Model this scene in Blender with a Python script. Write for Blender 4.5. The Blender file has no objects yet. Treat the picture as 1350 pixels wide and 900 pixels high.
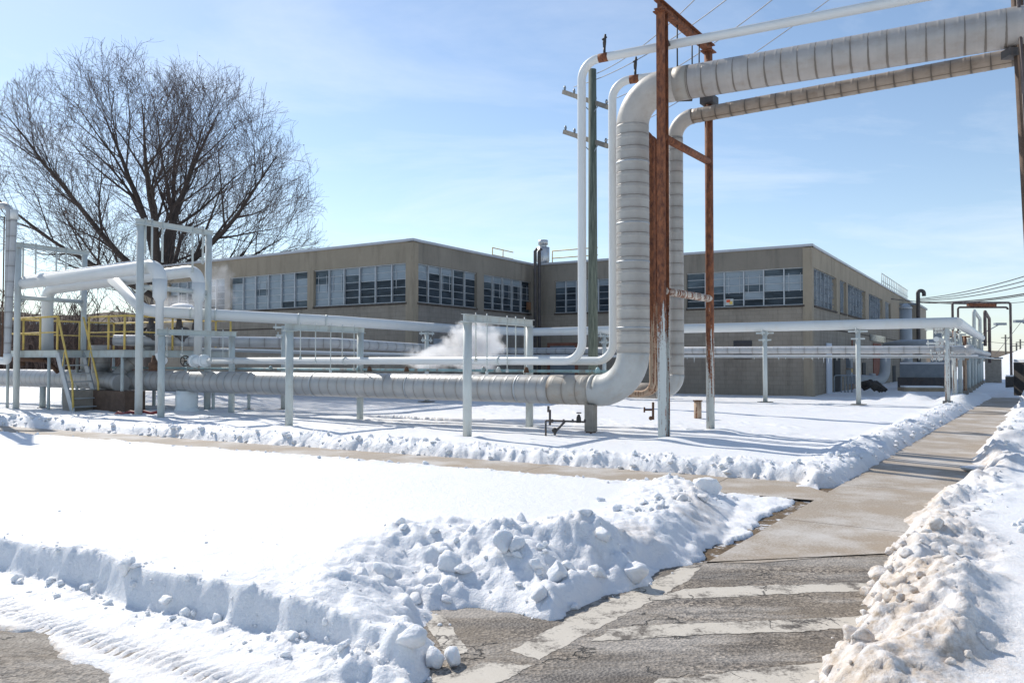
import bpy, math, random
import numpy as np
from mathutils import Vector, Matrix
random.seed(7); RNG = np.random.default_rng(11)
sc = bpy.context.scene
COL = sc.collection
PI = math.pi

# ------------------------------------------------------------------ camera
F = 1050.0; HC = 1.75; PITCH = math.atan(25 / F)
cam_d = bpy.data.cameras.new('camera'); cam = bpy.data.objects.new('camera', cam_d); COL.objects.link(cam)
cam_d.sensor_width = 36; cam_d.lens = 36 * F / 1350; cam_d.clip_start = .05; cam_d.clip_end = 6000
cam.location = (0, 0, HC); cam.rotation_euler = (PI / 2 + PITCH, 0, 0)
sc.camera = cam
CP, SP = math.cos(PITCH), math.sin(PITCH)

def ray(px, py):
    a = (px - 675) / F; b = (450 - py) / F
    return a, CP - b * SP, SP + b * CP
def P(px, py, Y):                      # photograph pixel + distance ahead -> place in the yard
    a, b, c = ray(px, py); t = Y / b
    return Vector((a * t, Y, HC + c * t))
def G(px, py, z=0.0):
    a, b, c = ray(px, py); t = (z - HC) / c
    return Vector((a * t, b * t, z))
def V(px, Y, z):
    # point at depth Y, height z, seen at column px
    a, b, c = ray(px, 475); k = math.tan(PITCH)
    # column shifts slightly with height because the camera is pitched
    depth = Y * CP + (z - HC) * SP
    return Vector(((px - 675) / F * depth, Y, z))

# ------------------------------------------------------------------ materials
def new_mat(name):
    m = bpy.data.materials.new(name); m.use_nodes = True
    nt = m.node_tree; nt.nodes.clear()
    out = nt.nodes.new('ShaderNodeOutputMaterial'); b = nt.nodes.new('ShaderNodeBsdfPrincipled')
    nt.links.new(b.outputs[0], out.inputs[0])
    return m, nt, b
class NT:
    def __init__(s, nt): s.nt = nt
    def n(s, t, **kw):
        o = s.nt.nodes.new(t)
        for k, v in kw.items():
            if k.startswith('_'): setattr(o, k[1:], v)
            else: o.inputs[k.replace('_', ' ')].default_value = v
        return o
    def l(s, a, b): s.nt.links.new(a, b)
    def noise(s, vec, scale, detail=4, rough=.55, dist=0.0):
        o = s.n('ShaderNodeTexNoise'); o.inputs['Scale'].default_value = scale
        o.inputs['Detail'].default_value = detail; o.inputs['Roughness'].default_value = rough
        o.inputs['Distortion'].default_value = dist
        if vec is not None: s.l(vec, o.inputs['Vector'])
        return o.outputs['Fac']
    def ramp(s, fac, stops):
        o = s.n('ShaderNodeValToRGB'); s.l(fac, o.inputs[0]); e = o.color_ramp.elements
        while len(e) < len(stops): e.new(.5)
        for q, (p, c) in zip(e, stops):
            q.position = p; q.color = (c if isinstance(c, tuple) else (c, c, c)) + (1,)
        return o.outputs[0]
    def mix(s, fac, a, b, mode='MIX'):
        o = s.n('ShaderNodeMix'); o.data_type = 'RGBA'; o.blend_type = mode
        for i, x in ((0, fac), (6, a), (7, b)):
            if hasattr(x, 'links') or hasattr(x, 'is_output'): s.l(x, o.inputs[i])
            elif i == 0: o.inputs[0].default_value = x
            else: o.inputs[i].default_value = tuple(x) + (1,)
        return o.outputs[2]
    def math(s, op, a, b=0.0, clamp=False):
        o = s.n('ShaderNodeMath'); o.operation = op; o.use_clamp = clamp
        for i, x in ((0, a), (1, b)):
            if hasattr(x, 'is_output'): s.l(x, o.inputs[i])
            else: o.inputs[i].default_value = x
        return o.outputs[0]
    def pos(s): return s.n('ShaderNodeNewGeometry').outputs['Position']
    def objc(s): return s.n('ShaderNodeTexCoord').outputs['Object']
    def mapping(s, vec, scale):
        o = s.n('ShaderNodeMapping'); s.l(vec, o.inputs[0]); o.inputs['Scale'].default_value = scale; return o.outputs[0]
    def bump(s, h, strength, dist, bsdf):
        o = s.n('ShaderNodeBump'); o.inputs['Strength'].default_value = strength; o.inputs['Distance'].default_value = dist
        s.l(h, o.inputs['Height']); s.l(o.outputs[0], bsdf.inputs['Normal']); return o
    def sep(s, v):
        o = s.n('ShaderNodeSeparateXYZ'); s.l(v, o.inputs[0]); return o.outputs

M = {}
def simple(name, col, rough=.6, metal=0.0, var=.25, scale=3.0, bump=0.0, dirt=None, dirt_amt=.3):
    m, nt, b = new_mat(name); t = NT(nt); p = t.pos()
    n1 = t.noise(p, scale, 5); lo = tuple(c * (1 - var) for c in col); hi = tuple(min(1, c * (1 + var * .5)) for c in col)
    c = t.mix(t.ramp(n1, [(.3, 0.0), (.7, 1.0)]), lo, hi)
    if dirt:
        d = t.ramp(t.noise(t.mapping(p, (scale, scale, scale * .35)), 2.2, 6, .65), [(.5, 0.0), (.5 + .35 * (1.2 - dirt_amt), 1.0)])
        c = t.mix(d, c, dirt)
    t.l(c, b.inputs['Base Color']); b.inputs['Roughness'].default_value = rough; b.inputs['Metallic'].default_value = metal
    if bump: t.bump(t.noise(p, scale * 12, 4), .5, bump, b)
    M[name] = m; return m

simple('paint_white', (.69, .71, .70), .42, var=.03, scale=1.2, dirt=(.66, .65, .61), dirt_amt=.1)
simple('paint_grey_green', (.50, .55, .53), .5, var=.1, scale=2, dirt=(.36, .33, .27), dirt_amt=.35)
simple('paint_pale', (.56, .60, .58), .5, var=.08, scale=2, dirt=(.45, .42, .36), dirt_amt=.3)
simple('galvanised', (.42, .45, .47), .45, .35, var=.15, scale=4)
simple('galvanised_dark', (.24, .27, .30), .5, .3, var=.15, scale=4)
simple('yellow_paint', (.72, .52, .14), .5, var=.15, scale=5, dirt=(.3, .2, .08))
simple('black_iron', (.04, .038, .036), .6, var=.3, scale=8, dirt=(.12, .07, .04))
simple('board_tan', (.30, .24, .16), .8, var=.3, scale=4)
simple('brown_rust', (.14, .075, .045), .85, var=.45, scale=6, bump=.003)
simple('dark_metal', (.075, .07, .07), .6, var=.3, scale=5, dirt=(.15, .10, .075))
simple('purple_brown_pipe', (.12, .09, .085), .6, var=.35, scale=3, dirt=(.33, .28, .25))
simple('blue_paint', (.30, .47, .50), .5, var=.2, scale=3, dirt=(.25, .12, .06), dirt_amt=.6)
simple('blue_grey_paint', (.36, .39, .415), .5, var=.1, scale=2)
simple('aluminium', (.60, .61, .61), .38, .6, var=.1, scale=3)
simple('timber_brown', (.13, .085, .06), .85, var=.35, scale=5, bump=.004)
simple('brick_red', (.24, .10, .065), .85, var=.25, scale=4)
simple('door_white', (.55, .60, .68), .5, var=.05, scale=2)
simple('red_paint', (.22, .035, .035), .6, var=.2, scale=4)
simple('ice', (.78, .82, .82), .25, var=.06, scale=4, bump=.01)
simple('concrete_block', (.30, .27, .23), .9, var=.2, scale=6, bump=.004)
simple('roof_cap', (.50, .51, .54), .45, .2, var=.1, scale=1)
simple('flat_roof', (.30, .30, .30), .9)
simple('cable', (.06, .055, .06), .6)
simple('bright_cable', (.30, .31, .33), .5)
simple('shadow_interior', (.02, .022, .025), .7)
simple('far_brown', (.12, .09, .065), .95, var=.4, scale=.6)
simple('louvre', (.05, .05, .055), .6)
simple('panel_brown', (.26, .13, .07), .8)
simple('safety_orange', (.7, .1, .03), .5)

def mat_pipe(name, base, stain, seam=.36, seam_dark=.45, rough=.45, metal=.0, stain_amt=.5, drip=True, rust=0.0, spread=6, under=0.0, lap=False):
    """jacketed pipe; UV.x = metres along, UV.y = turn around (0 = top)"""
    m, nt, b = new_mat(name); t = NT(nt)
    uv = t.n('ShaderNodeTexCoord').outputs['UV']; p = t.pos(); s = t.sep(uv)
    n_ = t.noise(p, 6, 4)
    u = t.math('ADD', s[0], t.math('ADD', t.math('MULTIPLY', n_, .02), t.math('MULTIPLY', t.noise(t.mapping(uv, (2.2, .0, 1)), 1.0, 2), .10)))
    fr = t.math('FRACT', t.math('DIVIDE', u, seam))
    tri = t.math('ABSOLUTE', t.math('SUBTRACT', fr, .5))                 # .5 at the seam
    # dirt collects unevenly along the lap joints
    w = t.noise(t.mapping(uv, (1 / seam, 7, 1)), 1.3, 4)
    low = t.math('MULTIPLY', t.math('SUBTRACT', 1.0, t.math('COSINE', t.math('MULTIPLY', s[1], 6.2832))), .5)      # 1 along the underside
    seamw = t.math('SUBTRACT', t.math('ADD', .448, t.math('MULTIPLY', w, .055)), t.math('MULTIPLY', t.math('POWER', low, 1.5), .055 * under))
    line = t.math('MULTIPLY', t.math('SUBTRACT', tri, seamw), 45, True)
    c0 = t.mix(t.ramp(t.noise(p, 2.5, 5), [(.3, 0.0), (.72, 1.0)]), tuple(x * .86 for x in base), tuple(min(1, x * 1.06) for x in base))
    # each sheet of the jacket has weathered to its own tone
    wn = t.n('ShaderNodeTexWhiteNoise'); wn.noise_dimensions = '1D'
    t.l(t.math('FLOOR', t.math('ADD', t.math('DIVIDE', u, seam), .5)), wn.inputs['W'])
    c0 = t.mix(t.math('MULTIPLY', wn.outputs['Value'], .25), c0, tuple(x * .72 for x in base))
    st = t.ramp(t.noise(t.mapping(uv, (1.6, 5, 1)), 1.6, 7, .68), [(.50, 0.0), (.78, 1.0)])
    c1 = t.mix(t.math('MULTIPLY', st, stain_amt), c0, stain)
    # smudge spreading either side of the joint
    sm = t.math('MULTIPLY', t.math('POWER', t.math('MULTIPLY', tri, 2.0), spread), t.ramp(w, [(.25, .2), (.7, 1.0)]))
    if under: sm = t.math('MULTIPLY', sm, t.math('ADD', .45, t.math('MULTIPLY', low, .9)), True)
    c2 = t.mix(t.math('MULTIPLY', sm, .8 if drip else .35), c1, tuple(x * .55 for x in stain))
    c3 = t.mix(t.math('MULTIPLY', line, seam_dark), c2, (.10, .085, .07))
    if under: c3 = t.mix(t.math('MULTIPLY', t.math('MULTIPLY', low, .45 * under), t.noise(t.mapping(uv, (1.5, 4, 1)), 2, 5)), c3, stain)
    if lap:
        ll = t.math('MULTIPLY', t.math('SUBTRACT', .016, t.math('ABSOLUTE', t.math('SUBTRACT', s[1], .385))), 90, True); l2 = t.math('MULTIPLY', t.math('SUBTRACT', .016, t.math('ABSOLUTE', t.math('SUBTRACT', s[1], .615))), 90, True)
        c3 = t.mix(t.math('MULTIPLY', t.math('MAXIMUM', ll, l2), .8), c3, (.13, .095, .06))
    if rust:
        rs = t.ramp(t.noise(t.mapping(uv, (.7, 1.2, 1)), 1.1, 8, .7), [(.62 - .1 * rust, 0.0), (.72, 1.0)])
        c3 = t.mix(t.math('MULTIPLY', rs, .75), c3, (.33, .17, .08))
    t.l(c3, b.inputs['Base Color']); b.inputs['Roughness'].default_value = rough; b.inputs['Metallic'].default_value = metal
    h = t.math('SUBTRACT', t.noise(p, 9, 4), t.math('MULTIPLY', line, .8))
    t.bump(h, .6, .008, b); M[name] = m
mat_pipe('jacket_main', (.43, .43, .42), (.43, .37, .30), .33, .75, .4, .15, .5)
mat_pipe('jacket_riser', (.47, .45, .41), (.34, .29, .25), .27, .9, .45, .1, .5, True, spread=4)
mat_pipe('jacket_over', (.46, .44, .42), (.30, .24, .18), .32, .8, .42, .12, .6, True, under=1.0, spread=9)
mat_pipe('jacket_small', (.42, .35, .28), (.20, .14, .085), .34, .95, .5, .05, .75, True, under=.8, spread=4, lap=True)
mat_pipe('jacket_far', (.48, .49, .50), (.38, .36, .33), .5, .6, .45, .15, .4)
mat_pipe('elbow_paint', (.52, .53, .51), (.42, .36, .29), 3.0, .5, .5, 0, .75, False)
mat_pipe('elbow_tan', (.56, .53, .48), (.38, .32, .25), 3.0, .5, .5, 0, .7, False)
mat_pipe('tan_stained', (.43, .40, .35), (.34, .24, .16), .36, .85, .55, 0, .8, True, .3)
mat_pipe('flaking', (.40, .36, .31), (.16, .12, .10), 3.0, .5, .8, 0, .9, True)

def mat_rusty(name, amount, paint=(.55, .58, .55)):
    # rust over pale paint; more rust with height (the feet of the posts keep their paint)
    m, nt, b = new_mat(name); t = NT(nt); p = t.pos(); z = t.sep(p)[2]
    r1 = t.noise(t.mapping(p, (11, 11, .55)), 1.6, 7, .68); r2 = t.noise(p, 25, 5, .7)
    k = t.math('ADD', t.math('MULTIPLY', t.math('MINIMUM', t.math('MAXIMUM', t.math('SUBTRACT', z, amount), -.35), 2.0), .13), t.math('ADD', r1, t.math('MULTIPLY', t.math('SUBTRACT', r2, .5), .3)))
    mask = t.ramp(k, [(.49, 0.0), (.55, 1.0)])
    rc = t.mix(t.ramp(t.noise(t.mapping(p, (5, 5, 2)), 3, 6, .7), [(.35, 0.0), (.65, 1.0)]), (.085, .03, .018), (.30, .11, .045))
    rc = t.mix(t.ramp(t.noise(t.mapping(p, (20, 20, 4)), 1, 5, .7), [(.62, 0.0), (.74, 1.0)]), rc, (.36, .22, .15))
    c = t.mix(mask, paint, rc)
    t.l(c, b.inputs['Base Color']); b.inputs['Roughness'].default_value = .8
    t.bump(t.math('ADD', r2, mask), .5, .004, b); M[name] = m
mat_rusty('rust_post', 2.2); mat_rusty('rust_post_far', 1.6); mat_rusty('rust_full', -9.0); mat_rusty('rust_brace', 3.0, (.60, .55, .47))
mat_rusty('rust_streak', 2.2, (.50, .36, .25)); mat_rusty('post_light_rust', 5.5, (.66, .68, .64))

def mat_wall(name, c1, c2, blocks=True):
    m, nt, b = new_mat(name); t = NT(nt); p = t.pos()
    uv = t.n('ShaderNodeTexCoord').outputs['UV']
    n1 = t.noise(p, .55, 6, .6); n2 = t.noise(p, 5, 5, .6)
    c = t.mix(t.ramp(n1, [(.3, 0.0), (.7, 1.0)]), c1, c2)
    c = t.mix(t.math('MULTIPLY', n2, .35), c, tuple(x * .6 for x in c1))
    # water streaks running down from the cap and the sills
    stv = t.noise(t.mapping(p, (2.2, 2.2, .28)), 1.0, 7, .7)
    c = t.mix(t.math('MULTIPLY', t.ramp(stv, [(.5, 0.0), (.72, 1.0)]), .55), c, tuple(x * .42 for x in c1))
    h = n2
    if blocks:
        br = t.n('ShaderNodeTexBrick'); t.l(uv, br.inputs['Vector'])
        br.inputs['Scale'].default_value = 1; br.inputs['Brick Width'].default_value = .42; br.inputs['Row Height'].default_value = .205
        br.inputs['Mortar Size'].default_value = .008; br.inputs['Mortar Smooth'].default_value = .3
        br.inputs['Color1'].default_value = (1, 1, 1, 1); br.inputs['Color2'].default_value = (.86, .85, .84, 1); br.inputs['Mortar'].default_value = (.62, .6, .58, 1)
        c = t.mix(.75, c, br.outputs['Color'], 'MULTIPLY')
        h = t.math('SUBTRACT', n2, t.math('MULTIPLY', br.outputs['Fac'], .6))
    t.l(c, b.inputs['Base Color']); b.inputs['Roughness'].default_value = .9
    t.bump(h, .4, .01, b); M[name] = m
mat_wall('wall_block', (.30, .26, .21), (.38, .33, .265)); mat_wall('wall_concrete', (.34, .285, .21), (.41, .34, .25), False)
mat_wall('wall_grey', (.235, .215, .19), (.30, .27, .235)); mat_wall('concrete_grey', (.24, .21, .17), (.32, .28, .225), False)
mat_wall('far_wall', (.30, .26, .20), (.36, .31, .25), False)

def mat_glass(name, col, rough=.06, wav=.02, spec=.5, vr=.4, metal=0.0):
    m, nt, b = new_mat(name); t = NT(nt); p = t.pos()
    # the room behind: dim shapes, shelves and lamps
    n1 = t.noise(t.mapping(p, (.9, .9, 4.0)), 1.2, 3, .5)
    c = t.mix(t.ramp(n1, [(.35, 0.0), (.70, 1.0)]), tuple(x * vr for x in col), col)
    t.l(c, b.inputs['Base Color']); b.inputs['Roughness'].default_value = rough; b.inputs['Specular IOR Level'].default_value = spec; b.inputs['Metallic'].default_value = metal
    t.bump(t.noise(p, 2.2, 2), .3, wav, b); M[name] = m
mat_glass('glass_dark', (.065, .085, .105), .08, .02, .12); mat_glass('glass_blind', (.30, .355, .40), .15, vr=.82); mat_glass('glass_mid', (.13, .17, .20), .1, .02, .2)
mat_glass('glass_frosted', (.97, .98, .99), .12, .0015, .5, .97, .95)
simple('window_metal', (.50, .52, .53), .5, .3, var=.2, scale=5)
simple('sill_stained', (.09, .07, .055), .9, var=.4, scale=4)

def mat_wood_pole():
    m, nt, b = new_mat('wood_pole'); t = NT(nt); p = t.pos()
    g = t.noise(t.mapping(p, (14, 14, .8)), 2, 6, .65)
    c = t.mix(t.ramp(g, [(.35, 0.0), (.68, 1.0)]), (.055, .07, .055), (.19, .215, .17))
    t.l(c, b.inputs['Base Color']); b.inputs['Roughness'].default_value = .85; t.bump(g, .6, .01, b); M['wood_pole'] = m
mat_wood_pole()
simple('wood_arm', (.22, .20, .17), .85, var=.3, scale=6)
def mat_bark():
    m, nt, b = new_mat('bark'); t = NT(nt); p = t.pos()
    g = t.noise(t.mapping(p, (5, 5, 1.2)), 2.5, 5, .6)
    t.l(t.mix(g, (.04, .032, .028), (.11, .085, .072)), b.inputs['Base Color']); b.inputs['Roughness'].default_value = .9; M['bark'] = m
mat_bark()
simple('twig', (.095, .07, .062), .9, var=.2, scale=.4)
simple('twig_far', (.15, .105, .085), .9, var=.3, scale=.2)
simple('dry_leaf', (.20, .09, .05), .8)

def mat_snow():
    m, nt, b = new_mat('snow'); t = NT(nt); p = t.pos()
    at = t.n('ShaderNodeAttribute'); at.attribute_name = 'dirt'; d = at.outputs['Fac']
    n1 = t.noise(p, 4, 6, .65); n2 = t.noise(p, 38, 4, .65); n3 = t.noise(p, 140, 3, .6)
    clean = t.mix(n1, (.80, .81, .83), (.86, .865, .87))
    dc = t.mix(t.ramp(t.noise(p, 9, 6, .7), [(.38, 0.0), (.68, 1.0)]), (.72, .63, .54), (.40, .30, .20))
    k = t.math('MULTIPLY', d, t.ramp(t.math('ADD', t.math('MULTIPLY', n1, .6), t.math('MULTIPLY', t.noise(p, 16, 5, .7), .5)), [(.38, .15), (.62, 1.0)]), True)
    c = t.mix(k, clean, dc)
    sp = t.ramp(t.noise(p, 22, 2, .5), [(.765, 0.0), (.80, 1.0)])                # bits of leaf and grit lying on the snow
    c = t.mix(t.math('MULTIPLY', sp, .5), c, (.28, .22, .17))
    t.l(c, b.inputs['Base Color']); b.inputs['Roughness'].default_value = .55
    b.inputs['Subsurface Weight'].default_value = .5; b.inputs['Subsurface Radius'].default_value = (.9, 1.0, 1.1); b.inputs['Subsurface Scale'].default_value = .035
    h = t.math('ADD', t.math('MULTIPLY', n2, .7), t.math('ADD', t.math('MULTIPLY', n3, .22), t.math('MULTIPLY', t.noise(p, 12, 3), .8)))
    t.bump(h, .6, .032, b); M['snow'] = m
mat_snow()
def mat_soil():
    m, nt, b = new_mat('soil'); t = NT(nt); p = t.pos()
    c = t.mix(t.ramp(t.noise(p, 14, 6, .7), [(.35, 0.0), (.65, 1.0)]), (.07, .045, .025), (.24, .17, .10))
    c = t.mix(t.ramp(t.noise(p, 5, 5, .7), [(.54, 0.0), (.62, 1.0)]), c, (.8, .81, .83))
    t.l(c, b.inputs['Base Color']); b.inputs['Roughness'].default_value = .95; t.bump(t.noise(p, 60, 4, .7), .8, .02, b); M['soil'] = m
mat_soil()
def mat_asphalt():
    m, nt, b = new_mat('asphalt'); t = NT(nt); p = t.pos()
    vo = t.n('ShaderNodeTexVoronoi'); t.l(p, vo.inputs['Vector']); vo.inputs['Scale'].default_value = 48
    vc = t.sep(vo.outputs['Color'])
    c = t.mix(t.ramp(vc[0], [(.2, 0.0), (.9, 1.0)]), (.05, .042, .035), (.40, .34, .275))
    c = t.mix(t.ramp(t.noise(p, 1.3, 6, .6), [(.35, 0.0), (.7, 1.0)]), c, (.20, .165, .125))
    salt = t.ramp(t.math('ADD', t.noise(t.mapping(p, (.5, 2.0, 1)), 1.4, 6, .65), t.math('MULTIPLY', t.noise(p, 70, 3, .8), .45)), [(.68, 0.0), (.84, 1.0)])
    c = t.mix(t.math('MULTIPLY', salt, .5), c, (.52, .49, .45))
    wet = t.ramp(t.noise(t.mapping(p, (.7, 1.6, 1)), 1.1, 5, .6), [(.50, 0.0), (.66, 1.0)])
    c = t.mix(t.math('MULTIPLY', wet, .72), c, (.075, .062, .05))
    e = t.n('ShaderNodeTexVoronoi'); e.feature = 'DISTANCE_TO_EDGE'; e.inputs['Scale'].default_value = .55
    wv = t.n('ShaderNodeVectorMath'); wv.operation = 'ADD'; nz = t.n('ShaderNodeTexNoise'); t.l(p, nz.inputs['Vector']); nz.inputs['Scale'].default_value = 3; nz.inputs['Detail'].default_value = 6
    t.l(p, wv.inputs[0]); t.l(nz.outputs['Color'], wv.inputs[1]); t.l(wv.outputs[0], e.inputs['Vector'])
    cr = t.ramp(t.math('ADD', e.outputs['Distance'], t.ramp(t.noise(p, .9, 2), [(.45, 0.0), (.55, .05)])), [(0.0, 1.0), (.008, 0.0)])
    c = t.mix(t.math('MULTIPLY', cr, .9), c, (.02, .018, .015))
    t.l(c, b.inputs['Base Color'])
    t.l(t.ramp(wet, [(0.0, .85), (1.0, .55)]), b.inputs['Roughness'])
    h = t.math('SUBTRACT', vo.outputs['Distance'], t.math('MULTIPLY', cr, 1.5)); t.bump(h, .9, .008, b); M['asphalt'] = m
mat_asphalt()
def mat_walk():
    m, nt, b = new_mat('walk_concrete'); t = NT(nt); p = t.pos()
    fine = t.noise(p, 42, 6, .8)
    c = t.mix(t.ramp(fine, [(.35, 0.0), (.68, 1.0)]), (.25, .205, .155), (.52, .455, .38))
    c = t.mix(t.ramp(t.noise(p, 1.0, 6, .6), [(.4, 0.0), (.7, 1.0)]), c, (.36, .285, .205))
    salt = t.ramp(t.math('ADD', t.noise(p, .9, 6, .6), t.math('MULTIPLY', fine, .35)), [(.64, 0.0), (.82, 1.0)])
    c = t.mix(t.math('MULTIPLY', salt, .75), c, (.60, .575, .54))
    uv = t.n('ShaderNodeTexCoord').outputs['UV']; s = t.sep(uv)
    fr = t.math('ABSOLUTE', t.math('SUBTRACT', t.math('FRACT', t.math('DIVIDE', t.math('ADD', s[0], t.math('MULTIPLY', t.noise(p, 4, 4), .03)), 3.0)), .5))
    j = t.math('MULTIPLY', t.math('SUBTRACT', fr, .4965), 500, True)
    c = t.mix(t.math('MULTIPLY', j, .85), c, (.05, .04, .03))
    t.l(c, b.inputs['Base Color']); b.inputs['Roughness'].default_value = .8
    t.bump(t.math('SUBTRACT', fine, t.math('MULTIPLY', j, 2)), .6, .005, b); M['walk_concrete'] = m
mat_walk()
def mat_marking():
    m, nt, b = new_mat('road_paint'); t = NT(nt); p = t.pos()
    w = t.math('ADD', t.noise(p, 4, 6, .7), t.math('MULTIPLY', t.noise(p, 45, 4, .7), .35))
    k = t.ramp(w, [(.66, 0.0), (.80, 1.0)])
    c = t.mix(t.noise(p, 8, 5), (.52, .47, .39), (.66, .61, .53))
    c = t.mix(k, c, (.13, .11, .09))
    e = t.n('ShaderNodeTexVoronoi'); e.feature = 'DISTANCE_TO_EDGE'; e.inputs['Scale'].default_value = 2.3
    wv = t.n('ShaderNodeVectorMath'); wv.operation = 'ADD'; nz = t.n('ShaderNodeTexNoise'); t.l(p, nz.inputs['Vector']); nz.inputs['Scale'].default_value = 5; nz.inputs['Detail'].default_value = 6
    sc_ = t.n('ShaderNodeVectorMath'); sc_.operation = 'SCALE'; t.l(nz.outputs['Color'], sc_.inputs[0]); sc_.inputs['Scale'].default_value = .35
    t.l(p, wv.inputs[0]); t.l(sc_.outputs[0], wv.inputs[1]); t.l(wv.outputs[0], e.inputs['Vector'])
    cr = t.ramp(t.math('ADD', e.outputs['Distance'], t.ramp(t.noise(p, 1.6, 2), [(.42, .0), (.58, .06)])), [(0.008, 1.0), (.02, 0.0)])
    c = t.mix(t.math('MULTIPLY', cr, .85), c, (.03, .025, .02))
    t.l(c, b.inputs['Base Color']); b.inputs['Roughness'].default_value = .7
    t.bump(t.math('SUBTRACT', t.noise(p, 60, 3), cr), .5, .004, b); M['road_paint'] = m
mat_marking()
simple('far_scrub', (.15, .115, .08), .95, var=.5, scale=.35, bump=.1)

# ------------------------------------------------------------------ mesh builder
class MB:
    def __init__(s): s.v = []; s.f = []; s.uv = []; s.mi = []; s.smooth = []; s.m = 0
    def quad(s, a, b, c, d, uvs=None):
        i = len(s.v); s.v += [tuple(a), tuple(b), tuple(c), tuple(d)]; s.f.append((i, i + 1, i + 2, i + 3))
        s.uv.append(uvs or [(0, 0)] * 4); s.mi.append(s.m); s.smooth.append(False); return s
    def obox(s, c, ax, ay, az):
        """box by centre and half-axis vectors"""
        c, ax, ay, az = Vector(c), Vector(ax), Vector(ay), Vector(az); i = len(s.v)
        for k in (-1, 1):
            for j in (-1, 1):
                for h in (-1, 1): s.v.append(tuple(c + ax * h + ay * j + az * k))
        for q in ((0, 2, 3, 1), (4, 5, 7, 6), (0, 1, 5, 4), (2, 6, 7, 3), (0, 4, 6, 2), (1, 3, 7, 5)):
            s.f.append(tuple(i + k for k in q)); s.uv.append([(0, 0)] * 4); s.mi.append(s.m); s.smooth.append(False)
        return s
    def beam(s, p0, p1, w, h, up=(0, 0, 1)):
        p0, p1 = Vector(p0), Vector(p1); d = (p1 - p0); L = d.length; d.normalize(); up = Vector(up)
        if abs(d.dot(up)) > .95: up = Vector((SDX, SDY, 0))
        side = d.cross(up).normalized(); u = side.cross(d).normalized()
        return s.obox((p0 + p1) / 2, d * L / 2, side * w / 2, u * h / 2)
    def hbeam(s, p0, p1, w, h, t=.015, up=(0, 0, 1)):
        p0, p1 = Vector(p0), Vector(p1); d = (p1 - p0); L = d.length; d.normalize(); up = Vector(up)
        if abs(d.dot(up)) > .95: up = Vector((SDX, SDY, 0))
        side = d.cross(up).normalized(); u = side.cross(d).normalized(); c = (p0 + p1) / 2
        s.obox(c, d * L / 2, side * t / 2, u * (h / 2 - t))
        for k in (-1, 1): s.obox(c + u * k * (h / 2 - t / 2), d * L / 2, side * w / 2, u * t / 2)
        return s
    def tube(s, pts, r, seg=12, caps=True, seam=0, lip=.006, uv0=0.0):
        pts = [Vector(p) for p in pts]; rs = r if isinstance(r, (list, tuple)) else [r] * len(pts)
        if seam:                                        # raised lap joints on a jacketed pipe
            np_, nr = [pts[0]], [rs[0]]; acc = uv0; nxt = (math.floor(acc / seam) + .5) * seam
            if nxt <= acc: nxt += seam
            for a, b, ra, rb in zip(pts, pts[1:], rs, rs[1:]):
                L = (b - a).length; loc = acc
                while nxt < acc + L:
                    for o, e in ((-.040, 0), (-.024, 0), (-.014, lip * .5), (.012, lip * .5), (.020, 0), (.038, 0)):
                        t_ = (nxt + o - acc) / L
                        if 0 < t_ < 1: np_.append(a.lerp(b, t_)); nr.append(ra + (rb - ra) * t_ + e)
                    nxt += seam
                acc += L; np_.append(b); nr.append(rb)
            pts, rs = np_, nr
        n = len(pts); tan = []
        for i in range(n):
            a = pts[max(i - 1, 0)]; b = pts[min(i + 1, n - 1)]; tan.append((b - a).normalized())
        ref = Vector((0, 0, 1)) if abs(tan[0].z) < .9 else Vector((SDX, SDY, 0))
        nrm = (ref - tan[0] * ref.dot(tan[0])).normalized(); base = len(s.v); acc = uv0; us = []
        for i in range(n):
            if i:
                nrm = (nrm - tan[i] * nrm.dot(tan[i]));
                if nrm.length < 1e-6: nrm = tan[i].orthogonal()
                nrm.normalize(); acc += (pts[i] - pts[i - 1]).length
            us.append(acc); bi = tan[i].cross(nrm)
            for k in range(seg):
                a = 2 * PI * k / seg; s.v.append(tuple(pts[i] + (nrm * math.cos(a) + bi * math.sin(a)) * rs[i]))
        for i in range(n - 1):
            for k in range(seg):
                k2 = (k + 1) % seg; A = base + i * seg
                s.f.append((A + k, A + k2, A + seg + k2, A + seg + k)); s.mi.append(s.m); s.smooth.append(True)
                v0, v1 = k / seg, (k + 1) / seg; s.uv.append([(us[i], v0), (us[i], v1), (us[i + 1], v1), (us[i + 1], v0)])
        if caps:
            s.f.append(tuple(base + k for k in reversed(range(seg)))); s.uv.append([(0, 0)] * seg); s.mi.append(s.m); s.smooth.append(False)
            e = base + (n - 1) * seg; s.f.append(tuple(e + k for k in range(seg))); s.uv.append([(0, 0)] * seg); s.mi.append(s.m); s.smooth.append(False)
        return s
    def wall(s, a, b, z0, z1, u0=0.0):
        a, b = Vector(a), Vector(b); L = (b - a).length
        return s.quad((a.x, a.y, z0), (b.x, b.y, z0), (b.x, b.y, z1), (a.x, a.y, z1), [(u0, z0), (u0 + L, z0), (u0 + L, z1), (u0, z1)])
    def sphere(s, c, r, sx=1, sy=1, sz=1, seg=12, rings=8):
        c = Vector(c); i0 = len(s.v)
        for i in range(rings + 1):
            th = PI * i / rings
            for k in range(seg):
                a = 2 * PI * k / seg; s.v.append((c.x + r * sx * math.sin(th) * math.cos(a), c.y + r * sy * math.sin(th) * math.sin(a), c.z + r * sz * math.cos(th)))
        for i in range(rings):
            for k in range(seg):
                k2 = (k + 1) % seg; A = i0 + i * seg
                s.f.append((A + k, A + seg + k, A + seg + k2, A + k2)); s.uv.append([(0, 0)] * 4); s.mi.append(s.m); s.smooth.append(True)
        return s
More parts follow.
